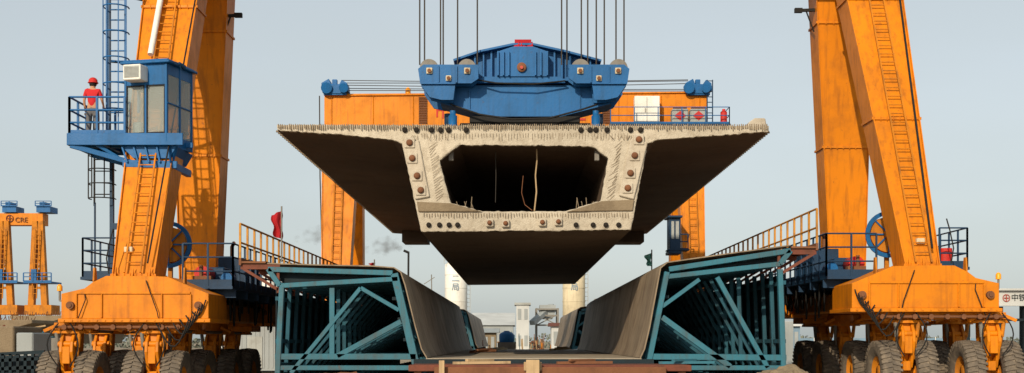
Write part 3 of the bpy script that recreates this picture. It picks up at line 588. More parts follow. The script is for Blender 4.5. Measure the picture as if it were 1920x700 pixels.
# ================================================================= FORMWORK
FY=31.5
def form(side,y0,n,spc,label,detail=True):
    t=thing('side_formwork',label,'formwork',((-4.6 if side<0 else 5.0),y0,0),'side forms of the casting moulds')
    if side<0:
        sk=[(500,495),(600,498),(700,500),(738,503),(750,511),(758,535),(777,612),(789,655),(799,672)]
        web=[(736,513),(778,668)]
        mem=[((502,505),(736,512),.13),((502,504),(524,536),.13),((524,536),(746,523),.12),((739,513),(781,690),.19),((515,669),(780,669),.15),((528,538),(520,700),.18),((622,540),(622,668),.10),((676,540),(545,700),.10),((676,540),(748,582),.10),((752,603),(632,668),.13),((522,690),(780,690),.12)]
        mem2=[((502,505),(736,512),.11),((524,536),(746,523),.11),((739,516),(779,690),.13),((515,669),(780,669),.1),((528,538),(520,700),.14),((622,540),(622,668),.08),((676,540),(545,700),.08),((752,603),(632,668),.10)]
        wedge=[(512,510),(736,516),(742,520),(526,530)]
        feet=(520,650,780)
    else:
        sk=[(1483,461),(1400,472),(1300,486),(1252,493),(1240,503),(1235,530),(1220,612),(1210,655),(1202,672)]
        web=[(1252,508),(1216,668)]
        mem=[((1483,470),(1255,505),.13),((1483,470),(1463,495),.13),((1463,495),(1250,519),.12),((1251,510),(1215,690),.19),((1216,669),(1475,671),.15),((1463,505),(1470,700),.17),((1345,520),(1440,690),.12),((1242,595),(1370,688),.14),((1242,575),(1312,524),.10),((1216,690),(1475,690),.12)]
        mem2=[((1483,470),(1255,505),.12),((1463,495),(1250,519),.12),((1251,514),(1217,690),.13),((1216,669),(1475,671),.1),((1463,505),(1470,700),.13),((1345,520),(1440,690),.09),((1400,516),(1405,668),.07),((1242,595),(1370,688),.10)]
        wedge=[(1472,478),(1255,514),(1254,517),(1460,490)]
        feet=(1470,1350,1218)
    L=(n-1)*spc
    b=MB(); pts=XZ(sk,FY)
    b.strip(pts,-.03 if side<0 else .03,y0+.05,y0+L+.1)
    b.build('form_face',FST,t,fix=False)
    for f in (.3,.55,.8):
        b=MB(); a=V(XZ(web,FY)[0]); c=V(XZ(web,FY)[1]); p=a.lerp(c,f); b.bar((p[0]+side*.12,y0+.2,p[1]),(p[0]+side*.12,y0+L,p[1]),.16,.08); b.build('stiffener_rail',TED,t)
    for f in (.2,.4,.6,.8):
        b=MB(); a=V(XZ(sk,FY)[0]); c=V(XZ(sk,FY)[3]); p=a.lerp(c,f); b.bar((p[0],y0+.2,p[1]-.16),(p[0],y0+L,p[1]-.16),.08,.14); b.build('stiffener_rail',TED,t)
    b=MB(); b.prism(XZ(wedge,FY),y0+.3,y0+.34); b.build('flange_closure',TED,t)
    ex=P(feet[0],0,FY).x+side*.22
    b=MB(); b.box((ex-.012,y0+1.0,.5),(ex+.012,y0+L,P(0,541 if side<0 else 510,FY).z)); b.build('added_shade_sheet',TED,t)  # added dark sheet, blocks light and view to darken the truss interior
    def fr(mm,m,y,w):
        f=MB()
        for a,c,ww in mm:
            pa=P(*a,FY); pc=P(*c,FY); f.bar((pa.x,y+.07,pa.z),(pc.x,y+.07,pc.z),w,ww)
        for px in feet: x=P(px,0,FY).x; f.box((x-.07,y,0),(x+.07,y+.13,1.1))
        return f.build('truss_frame',m,t,bevel=.008 if detail else 0)
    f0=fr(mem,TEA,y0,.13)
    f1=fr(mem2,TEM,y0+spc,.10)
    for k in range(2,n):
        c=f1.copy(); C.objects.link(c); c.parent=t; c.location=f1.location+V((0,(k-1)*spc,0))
    kd=min(n-2,13)+.4
    b=MB(); wz=XZ([(530,545),(744,528),(780,690),(524,690)] if side<0 else [(1460,500),(1250,524),(1218,690),(1466,690)],FY); b.prism(wz,y0+kd*spc,y0+(kd+.02)*spc); b.build('added_shade_plate',TED,t)  # added dark plate closing the truss so its depth reads as shade
    for px,py in ((feet[0],560 if side<0 else 530),(feet[0],640),(feet[0],685)):
        b=MB(); p=P(px,py,FY); b.bar((p.x,y0,p.z),(p.x,y0+L,p.z),.1,.1); b.build('longitudinal_tie',TEM,t)
    if side<0: xi,xo,zw=P(498,0,FY).x,P(450,0,FY).x,P(0,490,FY).z
    else: xi,xo,zw=P(1484,0,FY).x,P(1532,0,FY).x,P(0,462,FY).z
    b=MB(); b.box((xi,y0,zw-.05),(xo,y0+L,zw)); b.box((xo-.03,y0-.01,zw-.1),(xo+.03,y0+L,zw+.08)); b.build('walkway_plank',RST,t)
    for k in range(0,n,2):
        b=MB(); y=y0+.1+k*spc; b.bar((xi-side*.35,y,zw-.14),(xo,y,zw-.14),.08,.12); b.bar((xo-side*.03,y,zw-.16),(xi-side*.3,y,zw-.72),.07); b.bar((xi-side*.3,y,zw-.14),(xi-side*.3,y,zw-.8),.07)
        b.build('walkway_bracket',RBR,t)
    b=MB(); railing(b,[(xo,y0+.02,zw),(xo,y0+L,zw)],.95,.85 if detail else 2,.026,(.5,),0)
    b.build('walkway_rail',YEL,t)
    return t
form(-1,31.5,30,1.12,'left teal truss-backed side form of the open mould under the girder')
form(1,31.5,30,1.12,'right teal truss-backed side form of the open mould, its flange sloping up')
form(-1,74,12,2.6,'small distant side form seen through the mould gap, left of centre',False)
form(1,74,12,2.6,'small distant side form seen through the mould gap, right of centre',False)
bf=thing('bottom_formwork','flat steel floor of the mould between the two side forms','formwork',(.4,31.4,0))
xa,xb=P(799,0,FY).x,P(1202,0,FY).x; zt=P(0,672,FY).z
b=MB(); b.box((xa,31.4,zt-.06),(xb,64,zt)); b.build('floor_plate',FLR,bf)
b=MB(); b.box((xa-.3,31.3,zt-.22),(xb+.3,31.39,zt-.02)); b.build('end_bearer',TED,bf)
for k in range(17):
    b=MB(); b.box((xa,31.5+k*2,zt-.3),(xb,31.65+k*2,zt-.062)); b.build('cross_bearer',RST,bf)
for x in (xa+.1,xa+1.4,.4,xb-1.4,xb-.1):
    b=MB(); b.box((x-.1,31.7,0),(x+.1,31.9,zt-.3)); b.build('support_leg',TED,bf)
def lump(name,c,r,m,label,cat,sq=(1,1,.6),seed=0,group=None):
    bm=bmesh.new(); bmesh.ops.create_icosphere(bm,subdivisions=4,radius=1)
    for v in bm.verts:
        k=1+.35*noise.noise(v.co*1.3+V((seed,0,0)))+.18*noise.noise(v.co*4+V((0,seed,0)))+.08*noise.noise(v.co*11); v.co=V((v.co.x*r*sq[0]*k,v.co.y*r*sq[1]*k,v.co.z*r*sq[2]*k))
    me=bpy.data.meshes.new(name); bm.to_mesh(me); bm.free(); me.materials.append(m); o=bpy.data.objects.new(name,me); C.objects.link(o); o.location=c; return tag(o,label,cat,group)
wp=thing('work_platform','low rusty steel work platform in the foreground below the mould mouth','platform',(.4,29,0))
b=MB(); a=P(770,684,29); c=P(1290,688,29); b.box((a.x,28.4,a.z-.14),(c.x,30.2,a.z)); b.build('deck_plate',RBR,wp,bevel=.01)
b=MB(); b.box((a.x+.6,28.2,a.z-.24),(c.x-.6,28.39,a.z-.04)); b.build('edge_beam',RST,wp,bevel=.01)
for k in range(7):
    x=a.x+.2+k*(c.x-a.x-.4)/6; one('support_leg',RST,wp,lambda b:b.box((x-.08,28.5,0),(x+.08,28.7,a.z-.14)))
for k in range(3):
    b=MB(); x=a.x+1+k*2.4; b.bar((x,28.9+.2*k,a.z+.04),(x+1.3,29.3,a.z+.05),.16,.06); b.bar((x+.3,29.0,a.z+.1),(x+.9,29.6,a.z+.1),.09,.05); tag(b.build('loose_board',(TIM,RST,TEA)[k]),('pale board lying at the left of the work platform','rusty board lying in the middle of the work platform','teal offcut lying at the right of the work platform')[k],'board')
tm=MB(); p=P(999,675,28); tm.box((p.x-.15,28,0),(p.x+.15,28.15,p.z)); tm.box((p.x-.2,28.15,p.z-.25),(p.x+.2,28.19,p.z-.05)); tag(tm.build('timber_post',TIM,bevel=.01),'short squared timber post standing at the front centre of the work platform','post')
tm=MB(); p=P(829,676,28.2); tm.box((p.x-.06,28.0,0),(p.x+.06,28.1,p.z)); tag(tm.build('timber_post',TIM),'thin wooden stake left of the squared post on the work platform','post')
lump('concrete_rubble',P(1475,725,28),.72,COL,'pale heap of broken concrete between the right form and the crane wheels','rubble',(1.0,.7,.62),3)
lump('scrap_heap',P(630,720,29),.5,RST,'low heap of dark scrap in front of the left form','scrap heap',(1.6,.7,.5),5)

def flag(label,x,y0,y1,Y,w,m,pole_to,lean=0):
    t=thing('flag',label,'flag',P(x,pole_to,Y)); a=P(x,pole_to,Y); c=P(x+lean,y0,Y)
    b=MB(); b.tube(a,c+V((0,0,.1)),.022,n=6); b.build('flag_pole',STL,t)
    b=MB(); vs=[];h=(y1-y0)*Y/F; n=8; mm=10
    for i in range(n+1):
        for j in range(mm+1):
            u=i/n; v=j/mm
            vs.append(V((c.x-w*u*(1-.35*v)+.03*math.sin(v*9+u*3), Y+.09*math.sin(u*9+v*2), c.z-h*(v*(.75+.25*(1-u))+.18*u))))
    b.add(vs,[(i*(mm+1)+j,(i+1)*(mm+1)+j,(i+1)*(mm+1)+j+1,i*(mm+1)+j+1) for i in range(n) for j in range(mm)],True); b.build('flag_cloth',m,t,fix=False)
flag('limp dark red flag on a pole above the left walkway rail',528,394,448,33.5,.28,CLR,492)
flag('small red pennant poking above the left form flange',702,492,502,45,.2,CLR,512)
flag('faded green flag beside the right form near the centre',1222,474,500,42,.24,CLG,530)

# ================================================================= PERSON
def skin(name,vs,es,m,parent,root=0,lv=2):
    me=bpy.data.meshes.new(name); me.from_pydata([v[:3] for v in vs],es,[]); o=bpy.data.objects.new(name,me); C.objects.link(o); o.parent=parent
    md=o.modifiers.new('skin','SKIN'); md.use_smooth_shade=True
    for i,v in enumerate(vs):
        s=me.skin_vertices[0].data[i]; r=v[3]; s.radius=(r,r*(v[4] if len(v)>4 else 1)); s.use_root=(i==root)
    ss=o.modifiers.new('sub','SUBSURF'); ss.levels=lv; ss.render_levels=lv; me.materials.append(m); return o
pr=thing('person','person in red shirt and red helmet standing on the cabin platform, back turned','person',(-11.98,35.3,zf))
bv=[(0,0,.93,.13,.8),(0,0,1.12,.115,.8),(0,0,1.33,.14,.8),(0,.01,1.46,.055),(0,.03,1.56,.085,1.1),(0,.03,1.65,.075,1.1),
    (.17,0,1.39,.055),(.25,.04,1.14,.04),(.24,.20,1.0,.028),(.235,.26,.97,.035,.5),
    (-.17,0,1.39,.055),(-.24,-.02,1.13,.04),(-.23,.05,.88,.028),(-.23,.07,.80,.035,.5),
    (.09,0,.86,.09),(.11,.0,.48,.06),(.12,-.02,.09,.042),(.14,.12,.04,.038),
    (-.09,0,.86,.09),(-.12,.03,.48,.06),(-.13,.0,.09,.042),(-.15,.14,.04,.038)]
be=[(0,1),(1,2),(2,3),(3,4),(4,5),(2,6),(6,7),(7,8),(8,9),(2,10),(10,11),(11,12),(12,13),(0,14),(14,15),(15,16),(16,17),(0,18),(18,19),(19,20),(20,21)]
body=skin('body',bv,be,SKN,pr)
fv=[];fe=[]
for hx,hy,hz,dx,dy,dz in ((.235,.28,.965,0,1,-.4),(-.23,.075,.775,0,.3,-1)):
    for k in range(4):
        n=len(fv); o=(-.027+k*.018); l=(.055,.065,.06,.045)[k]
        fv+=[(hx+o,hy,hz,.009),(hx+o*1.1,hy+dy*l*.5,hz+dz*l*.5,.008),(hx+o*1.1,hy+dy*l*.8+.015,hz+dz*l*.95,.007)]; fe+=[(n,n+1),(n+1,n+2)]
    n=len(fv); sg=-1 if hx>0 else 1; fv+=[(hx+sg*.03,hy-.02,hz+.02,.01),(hx+sg*.055,hy+.01,hz-.005,.009)]; fe+=[(n,n+1)]
fg=MB()
for a,c in fe: fg.tube(fv[a][:3],fv[c][:3],fv[a][3],fv[c][3],6)
o=fg.build('finger',SKN,None); o.parent=pr
skin('shirt',[(0,0,.88,.145,.82),(0,0,1.12,.135,.82),(0,0,1.33,.155,.82),(0,.01,1.44,.075),(.18,0,1.395,.07),(.235,.03,1.2,.062),(-.18,0,1.395,.07),(-.225,-.01,1.2,.062)],[(0,1),(1,2),(2,3),(2,4),(4,5),(2,6),(6,7)],SHR,pr)
skin('trousers',[(0,0,.95,.135,.85),(0,0,.88,.14,.85),(.095,0,.80,.105),(.115,0,.48,.082),(.125,-.01,.10,.07),(-.095,0,.80,.105),(-.12,.03,.48,.082),(-.13,.01,.10,.07)],[(0,1),(1,2),(2,3),(3,4),(1,5),(5,6),(6,7)],TRS,pr)
b=MB(); b.lathe([(0,.145),(.012,.15),(.03,.125),(.09,.118),(.13,.09),(.155,.045),(.16,.001)],(0,.03,1.62),(0,0,1),20); b.box((-.07,.14,1.62),(.07,.21,1.635)); o=b.build('helmet',REDP); o.parent=pr
b=MB(); b.lathe([(0,.08),(.05,.098),(.1,.1)],(0,.02,1.53),(0,0,1),14); o=b.build('hair',HAR); o.parent=pr
b=MB(); b.lathe([(-.015,.012),(0,.025),(.015,.012)],(.093,.03,1.57),(1,0,0),8); o=b.build('ear',SKN); o.parent=pr
b=MB(); b.lathe([(-.015,.012),(0,.025),(.015,.012)],(-.093,.03,1.57),(1,0,0),8); o=b.build('ear',SKN); o.parent=pr
for s in (-1,1):
    b=MB(); b.box((s*.14-.05,-.08,0),(s*.14+.05,.2,.09)); o=b.build('boot',BLK,bevel=.02); o.parent=pr

# ================================================================= BACKGROUND
def silo(label,px,w,ytop,Y,mark,m=WHT):
    t=thing('cement_silo',label,'silo',P(px,639,Y)); t.location.z=0
    c=P(px,ytop,Y); r=w/2*Y/F
    b=MB(); b.lathe([(3.2,.5),(5,r),(c.z,r),(c.z+.5,r*.55),(c.z+.55,.001)],(c.x,Y,0),(0,0,1),28)
    z=5
    while z<c.z: b.lathe([(0,r+.02),(.06,r+.05),(.12,r+.02)],(c.x,Y,z),(0,0,1),28,caps=False); z+=1.6
    b.build('silo_body',m,t)
    for k in range(4):
        a=math.pi/4+k*math.pi/2; one('silo_leg',GLY,t,lambda b:b.bar((c.x+r*.9*math.cos(a),Y+r*.9*math.sin(a),0),(c.x+r*.9*math.cos(a),Y+r*.9*math.sin(a),5.2),.18))
    b=MB(); railing(b,[(c.x-r,Y-r,c.z),(c.x+r,Y-r,c.z),(c.x+r,Y+r,c.z)],1.0,1,.03,(.5,),0); b.build('silo_rail',GLY,t)
    b=MB(); ladder(b,(c.x+r+.1,Y,1),(c.x+r+.1,Y,c.z),.5,.5,.03); b.build('silo_ladder',GLY,t)
    for k,ch in enumerate(mark):
        o=text(ch,'lettering',.95,PBL,t,(c.x,Y-r-.04,P(0,524+k*16,Y).z),.02); o['label']=('upper','lower')[k]+' blue character on the silo'
silo('left white cement silo with two blue characters behind the mould gap',855,42,497,150,'二局')
silo('right cream cement silo with two blue characters behind the mould gap',1076,42,507,150,'二局',CRM)
silo('slim pale silo behind the left form walkway',503,26,525,130,'')
silo('thinner grey silo just right of the slim pale silo, behind left form',520,14,540,135,'',GLY)
b=MB(); b.tube(P(765,600,160),P(766,472,160),.13,n=8); b.tube(P(766,474,160),P(757,470,160),.16,n=8); tag(b.build('exhaust_stack',BLK),'thin dark exhaust stack standing left of the silos','chimney')
b=MB(); b.tube(P(810,600,150),P(809,515,150),.06); b.bar(P(795,533,150),P(815,520,150),.08); tag(b.build('site_pole',STL),'thin leaning pole with arm left of the left silo','pole')
def building(name,label,cat,x0,x1,y0,y1,Y,m,rm,nwin=3,rows=1,depth=8,roof='flat'):
    a=P(x0,y0,Y);c=P(x1,y1,Y); t=thing(name,label,cat,((a.x+c.x)/2,Y,0))
    b=MB(); b.box((a.x,Y,0),(c.x,Y+depth,a.z)); b.build('wall',m,t)
    b=MB(); w=c.x-a.x; h=a.z
    if roof=='flat': b.box((a.x-.2,Y-.2,h),(c.x+.2,Y+depth+.2,h+.25))
    else: b.prism([(Y-.4,h),(Y+depth+.4,h),(Y+depth/2,h+depth*.1)],a.x-.3,c.x+.3,'x')
    b.build('roof',rm,t)
    for r_ in range(rows):
        for k in range(nwin):
            x=a.x+w*(k+.5)/nwin; z=h*(r_+.35)/rows+.3; b=MB(); b.box((x-w/nwin*.25,Y-.05,z),(x+w/nwin*.25,Y+.0,z+h/rows*.4)); b.build('window',HAG,t)
    return t
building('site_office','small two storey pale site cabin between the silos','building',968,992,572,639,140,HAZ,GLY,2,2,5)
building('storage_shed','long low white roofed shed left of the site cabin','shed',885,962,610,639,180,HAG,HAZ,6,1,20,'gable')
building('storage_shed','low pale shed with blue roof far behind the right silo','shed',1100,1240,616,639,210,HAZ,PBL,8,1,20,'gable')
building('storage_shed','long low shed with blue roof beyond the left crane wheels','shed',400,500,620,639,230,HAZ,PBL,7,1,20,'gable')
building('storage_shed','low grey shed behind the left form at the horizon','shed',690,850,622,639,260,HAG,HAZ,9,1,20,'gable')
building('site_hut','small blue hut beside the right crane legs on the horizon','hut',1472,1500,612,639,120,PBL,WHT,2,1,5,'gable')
building('site_hut','tiny white hut at the foot of the right silo','hut',1034,1066,612,639,135,HAZ,RBR,2,1,4,'gable')
building('site_hut','small cream hut right of the storage shed, near the blue tank','hut',905,930,624,640,110,COL,HAG,2,1,4,'gable')
t=thing('batching_plant','grey batching plant frame with sloping conveyor between silos','plant',(P(1025,0,145).x,145,0)); b=MB()
for px in (1006,1046):
    for y in (145,149): b.bar((P(px,0,145).x,y,0),(P(px,0,145).x,y,P(0,578,145).z),.22)
for py in (580,592,610): b.bar(P(1004,py,145),P(1048,py,145),.18); b.bar(P(1004,py,149),P(1048,py,149),.18); b.bar(P(1006,py,145),P(1006,py,145)+V((0,4,0)),.18); b.bar(P(1046,py,145),P(1046,py,145)+V((0,4,0)),.18)
b.bar(P(1006,610,145),P(1046,590,145),.12); b.bar(P(1046,610,145),P(1006,590,145),.12); b.build('frame',STL,t)
b=MB(); b.prism(XZ([(1010,580),(1044,580),(1036,598),(1018,598)],145),145.5,148.5); b.pbox(1012,1042,572,580,145,4); b.build('hopper',HAG,t)
b=MB(); b.bar(P(998,606,143),P(1034,574,147),.7,.5); b.build('conveyor',HAG,t)
for k,(px,py,Y,m,sc,lab) in enumerate(((915,640,85,RBR,.9,'rust red bundle of bars lying beyond the mould floor, left of the blue tank'),(985,642,80,TIM,.8,'pale timber pile right of the blue tank beyond the mould floor'),(1012,640,95,ORD,.9,'small orange equipment heap beyond the mould, right of the timber pile'),(880,642,90,COP,.8,'grey rubble heap at the far left corner of the mould gap'),(965,640,100,TEM,1.1,'dark teal panels stacked just behind the blue tank'),(1000,640,115,RST,1.3,'rusty scaffold heap under the batching plant'),(940,640,118,YEL,1.2,'rusty yellow beams piled beyond the blue tank'))):
    b=MB(); c=P(px,py,Y)
    for j in range(16):
        x=c.x+random.uniform(-.9,.9); z=random.uniform(.05,1.7)*sc*(1-abs(x-c.x)/1.6); b.bar((x,Y-random.uniform(.5,1.6),z),(x+random.uniform(-.5,.5),Y+random.uniform(.5,1.8),z+random.uniform(-.1,.3)),.16,.12)
    for j in range(4): x=c.x+random.uniform(-.9,.9); b.bar((x,Y,0),(x+random.uniform(-.2,.2),Y,random.uniform(1.5,2.6)*sc),.06)
    b.box((c.x-1,Y-.6,0),(c.x+1,Y+.6,.7*sc)); tag(b.build('material_pile',m),lab,'pile')
for px,Y,h,m,lab in ((1458,95,3.4,HAG,'grey container seen between the right form and crane legs'),(1440,110,4.2,HAZ,'pale container left of the grey one by the right crane'),(478,75,3.0,HAG,'grey container behind the left crane wheels'),(1098,120,3.2,PBL,'pale blue container at the right foot of the right silo')):
    t=thing('site_container',lab,'container',(P(px,0,Y).x,Y,0)); x=P(px,0,Y).x
    b=MB(); b.box((x-1.2,Y,.15),(x+1.2,Y+5,h)); 
    for j in range(9): b.box((x-1.15+j*.27,Y-.03,.3),(x-1.05+j*.27,Y,h-.15))
    b.build('container_body',m,t); one('container_door',GLY,t,lambda b:b.box((x-.45,Y-.06,.3),(x+.45,Y-.03,2.2)))
t=thing('water_tank','round bright blue plastic water tank beyond the mould floor','tank',P(950,0,70)); t.location.z=0
c=P(950,642,70); b=MB(); b.lathe([(0,.38),(.05,.42),(.42,.42),(.52,.34),(.6,.16),(.64,.15),(.64,.001)],(c.x,70,c.z-.0),(0,0,1),20); b.build('tank_body',BLU,t)
b=MB(); b.box((c.x-.5,69.5,0),(c.x+.5,70.5,c.z)); b.build('tank_stand',STL,t)
for k,(px,Y,lab) in enumerate(((930,52,'pale crumpled sheet lying on the mould floor left of centre'),(905,44,'small dark plank lying on the mould floor at left'),(1050,55,'small pale plank lying on the mould floor at right'))):
    b=MB(); x=P(px,0,Y).x; b.bar((x-.4,Y,zt+.05),(x+.4,Y+.6,zt+.10),.25,.08); b.bar((x-.2,Y-.2,zt+.12),(x+.3,Y+.5,zt+.16),.12,.05); tag(b.build('scrap_board',(CRM,RST,TIM)[k]),lab,'board')
Y=132
t=thing('portal_crane','distant orange and blue gantry crane at the far left horizon','crane',(P(45,0,Y).x,Y,0))
b=MB(); b.pbox(-60,80,400,422,Y,1.6); b.build('main_girder',ORG,t)
for a in (72,8):
    for sgn in (-1,1):
        b=MB(); top=P(a,415,Y); bot=P(a+sgn*13,582,Y); b.bar(top+V((sgn*.25,0,0)),bot,.62,.62,(0,1,0)); b.build('leg',ORD,t)
    b=MB(); ladder(b,P(a-8,560,Y-.6),P(a-2,430,Y-.6),.5,.5,.04); b.build('leg_ladder',ORD,t)
    for py in (450,500,540): one('leg_brace',ORD,t,lambda b:b.bar(P(a-9,py,Y),P(a+9,py,Y),.25))
    b=MB(); b.pbox(a-26,a+24,572,590,Y-.5,2.5); b.build('bogie_cross_beam',ORD,t)
    for j in (-18,-6,6,18): one('wheel',BLK,t,lambda b:b.lathe([(-.5,.3),(-.5,.8),(.5,.8),(.5,.3)],(P(a+j,0,Y).x,Y+.5,.8),(1,0,0),16))
    for j in (-16,16): one('wheel_fork',ORD,t,lambda b:b.bar((P(a+j,0,Y).x,Y+.5,P(0,590,Y).z),(P(a+j,0,Y).x,Y+.5,1),.5))
    b=MB(); b.pbox(a-28,a+24,528,531,Y-.8,3); railing(b,[P(a-28,528,Y-.8),P(a+24,528,Y-.8)],.9,.9,.05); b.build('guard_rail',BLU,t)
    b=MB(); b.pbox(a-14,a-4,505,528,Y-.8,1.2); b.build('electrical_cabinet',BLU,t)
    b=MB(); b.pbox(a-4,a+22,387,398,Y-.3,2.2); railing(b,[P(a-6,387,Y-.5),P(a+24,387,Y-.5)],.55,.7,.04); b.pbox(a+2,a+12,379,387,Y,1.5); b.build('winch_house',BLU,t)
text('CRE','lettering',.75,RST,t,P(40,413,Y-.1),.02)
b=MB(); c=P(18,410,Y-.08)
for k in range(16):
    a0=k*math.pi/8; a1=(k+1)*math.pi/8; b.bar(c+V((math.cos(a0)*.36,0,math.sin(a0)*.36)),c+V((math.cos(a1)*.36,0,math.sin(a1)*.36)),.06,.08)
b.bar(c+V((0,0,-.32)),c+V((0,0,.32)),.07,.1); b.bar(c+V((-.22,0,.0)),c+V((.22,0,0)),.07,.08); b.build('round_emblem',RBR,t)
for k,(x0,x1,y,Y,lab) in enumerate(((18,118,592,85,'pale stored girder segment under the distant crane at left'),(-60,60,600,72,'nearer stored concrete girder at the left edge of the picture'))):
    t=thing('stored_girder',lab,'girder',(P((x0+x1)/2,0,Y).x,Y,0)); a=P(x0,y,Y);c=P(x1,y,Y);w=c.x-a.x
    b=MB(); b.prism([(a.x,a.z),(c.x,a.z),(c.x,a.z-.2),(c.x-w*.25,a.z-.45),(c.x-w*.3,a.z-1.4),(a.x+w*.3,a.z-1.4),(a.x+w*.25,a.z-.45),(a.x,a.z-.2)],Y,Y+20); b.build('girder_body',COL,t,bevel=.03)
    one('support_block',COP,t,lambda b:b.box((a.x+w*.3,Y+1,0),(a.x+w*.42,Y+2,a.z-1.4))); one('support_block',COP,t,lambda b:b.box((c.x-w*.42,Y+1,0),(c.x-w*.3,Y+2,a.z-1.4)))
    b=MB()
    for j in range(24): x=a.x+w*j/23; b.tube((x,Y+.3,a.z),(x+random.uniform(-.1,.1),Y+.3,a.z+random.uniform(.1,.4)),.025,n=4)
    tag(b.build('starter_bars',RST,t),kind='stuff')
t=thing('steel_rack','dark teal steel rack at the bottom left corner beside the wheels','rack',(P(35,0,38).x,38,0)); b=MB()
for py in (664,676,692): b.bar(P(-40,py+2,38),P(84,py-4,38),.09,.1)
for px in range(-36,86,14): p=P(px,0,38); b.bar((p.x,38,0),(p.x,38,P(0,664,38).z),.09)
b.build('rack_frame',TED,t); b=MB(); b.box((P(-40,0,39).x,38.6,0),(P(58,0,39).x,40.5,P(0,668,39).z)); b.build('rack_load',TED,t,bevel=.03)
def blk(label,boxes,m):
    b=MB()
    for q in boxes: b.box(*q)
    tag(b.build('concrete_block',m,bevel=.05),label,'block')
blk('weathered grey block at the left edge below the stored girders',[((P(-60,0,50).x,50,0),(P(26,0,50).x,53,P(0,612,50).z))],COL)
blk('lower grey block right of the weathered block at the left edge',[((P(30,0,50).x,50,0),(P(62,0,50).x,52,P(0,624,50).z))],HAG)
blk('dark steel covered block beside the left crane bogie',[((P(66,0,55).x,55,0),(P(118,0,55).x,57,P(0,634,55).z))],STL)
for k,(px,Y,m,lab) in enumerate(((8,60,RBR,'rusty bar heap behind the weathered block at the left edge'),(52,62,TIM,'timber heap behind the lower grey block at left'),(90,64,TEM,'teal offcuts heaped behind the dark steel block at left'))):
    b=MB(); c=P(px,640,Y)
    for j in range(26):
        x=c.x+random.uniform(-.9,.9); z=random.uniform(.3,2.5)*(1-abs(x-c.x)/2); b.bar((x-random.uniform(.1,.7),Y+random.uniform(-.8,.8),z),(x+random.uniform(.1,.7),Y+random.uniform(-.8,.8),z+random.uniform(-.3,.5)),.09,.07)
    b.box((c.x-1,Y-.7,0),(c.x+1,Y+.7,1.3)); tag(b.build('material_pile',m),lab,'pile')
Y=58; t=thing('site_canopy','white fascia canopy with emblem and lettering at the far right edge','canopy',(P(1900,0,Y).x,Y,0))
b=MB(); b.pbox(1868,2010,545,574,Y,.3); b.pbox(1866,2012,541,545,Y-.2,6); b.build('fascia',HAZ,t,bevel=.01)
for px in (1880,1928,1990):
    for dy,py in ((.3,575),(4.5,545)): one('post',TED,t,lambda b:b.bar((P(px,0,Y).x,Y+dy,0),(P(px,0,Y).x,Y+dy,P(0,py,Y).z),.2))
one('cross_rail',TED,t,lambda b:b.bar(P(1870,600,Y+.3),P(2010,600,Y+.3),.12))
b=MB(); c=P(1887,559,Y-.04)
for k in range(14):
    a0=k*math.pi/7; a1=(k+1)*math.pi/7; b.bar(c+V((math.cos(a0)*.16,0,math.sin(a0)*.16)),c+V((math.cos(a1)*.16,0,math.sin(a1)*.16)),.03,.03)
b.bar(c+V((0,0,-.15)),c+V((0,0,.15)),.03,.05); b.bar(c+V((-.11,0,0)),c+V((.11,0,0)),.03,.04); b.build('round_emblem',MRED,t)
for k,ch in enumerate('中铁'):
    o=text(ch,'lettering',.36,TED,t,P(1903+k*14,559,Y-.03),.01); o['label']=('first','second')[k]+' dark character on the white fascia'
t=thing('site_fence','long low pale blue sheet fence across the yard behind the right form','fence',(30,180,0))
for k in range(20): one('fence_panel',PBL,t,lambda b:b.box((18+k*2.5,180,.2),(20.42+k*2.5,180.06,2.3)))
for k in range(21): one('fence_post',WHT,t,lambda b:b.box((17.92+k*2.5,179.95,0),(18.0+k*2.5,180.1,2.5)))
b=MB()
for k in range(9000):
    x=random.uniform(-260,260); hh=(1.6+2.2*noise.noise(V((x*.05,0,0)))+1.4*noise.noise(V((x*.3,3,0)))); z=random.uniform(0,max(.6,hh+1)); y=330+random.uniform(-4,4); s=.45
    d=V((random.uniform(-1,1),random.uniform(-1,1),random.uniform(-1,1))).normalized(); e=d.orthogonal().normalized(); f_=d.cross(e); c=V((x,y,z)); b.add([c-e*s,c+f_*s,c+e*s,c-f_*s],[(0,1,2,3)])
tag(b.build('tree_belt',GRN,fix=False),'hazy belt of distant trees along the horizon','trees',kind='stuff')
for k,(px,lab) in enumerate(((476,'lamp pole standing behind left form near the slim silo'),(1462,'lamp pole far behind the right form posts'),(1120,'thin mast right of the right silo'))):
    b=MB(); Y=160; b.tube(P(px,639,Y),P(px,560,Y),.08,n=6); b.bar(P(px-6,562,Y),P(px+2,560,Y),.12); tag(b.build('lamp_pole',STL),lab,'pole')
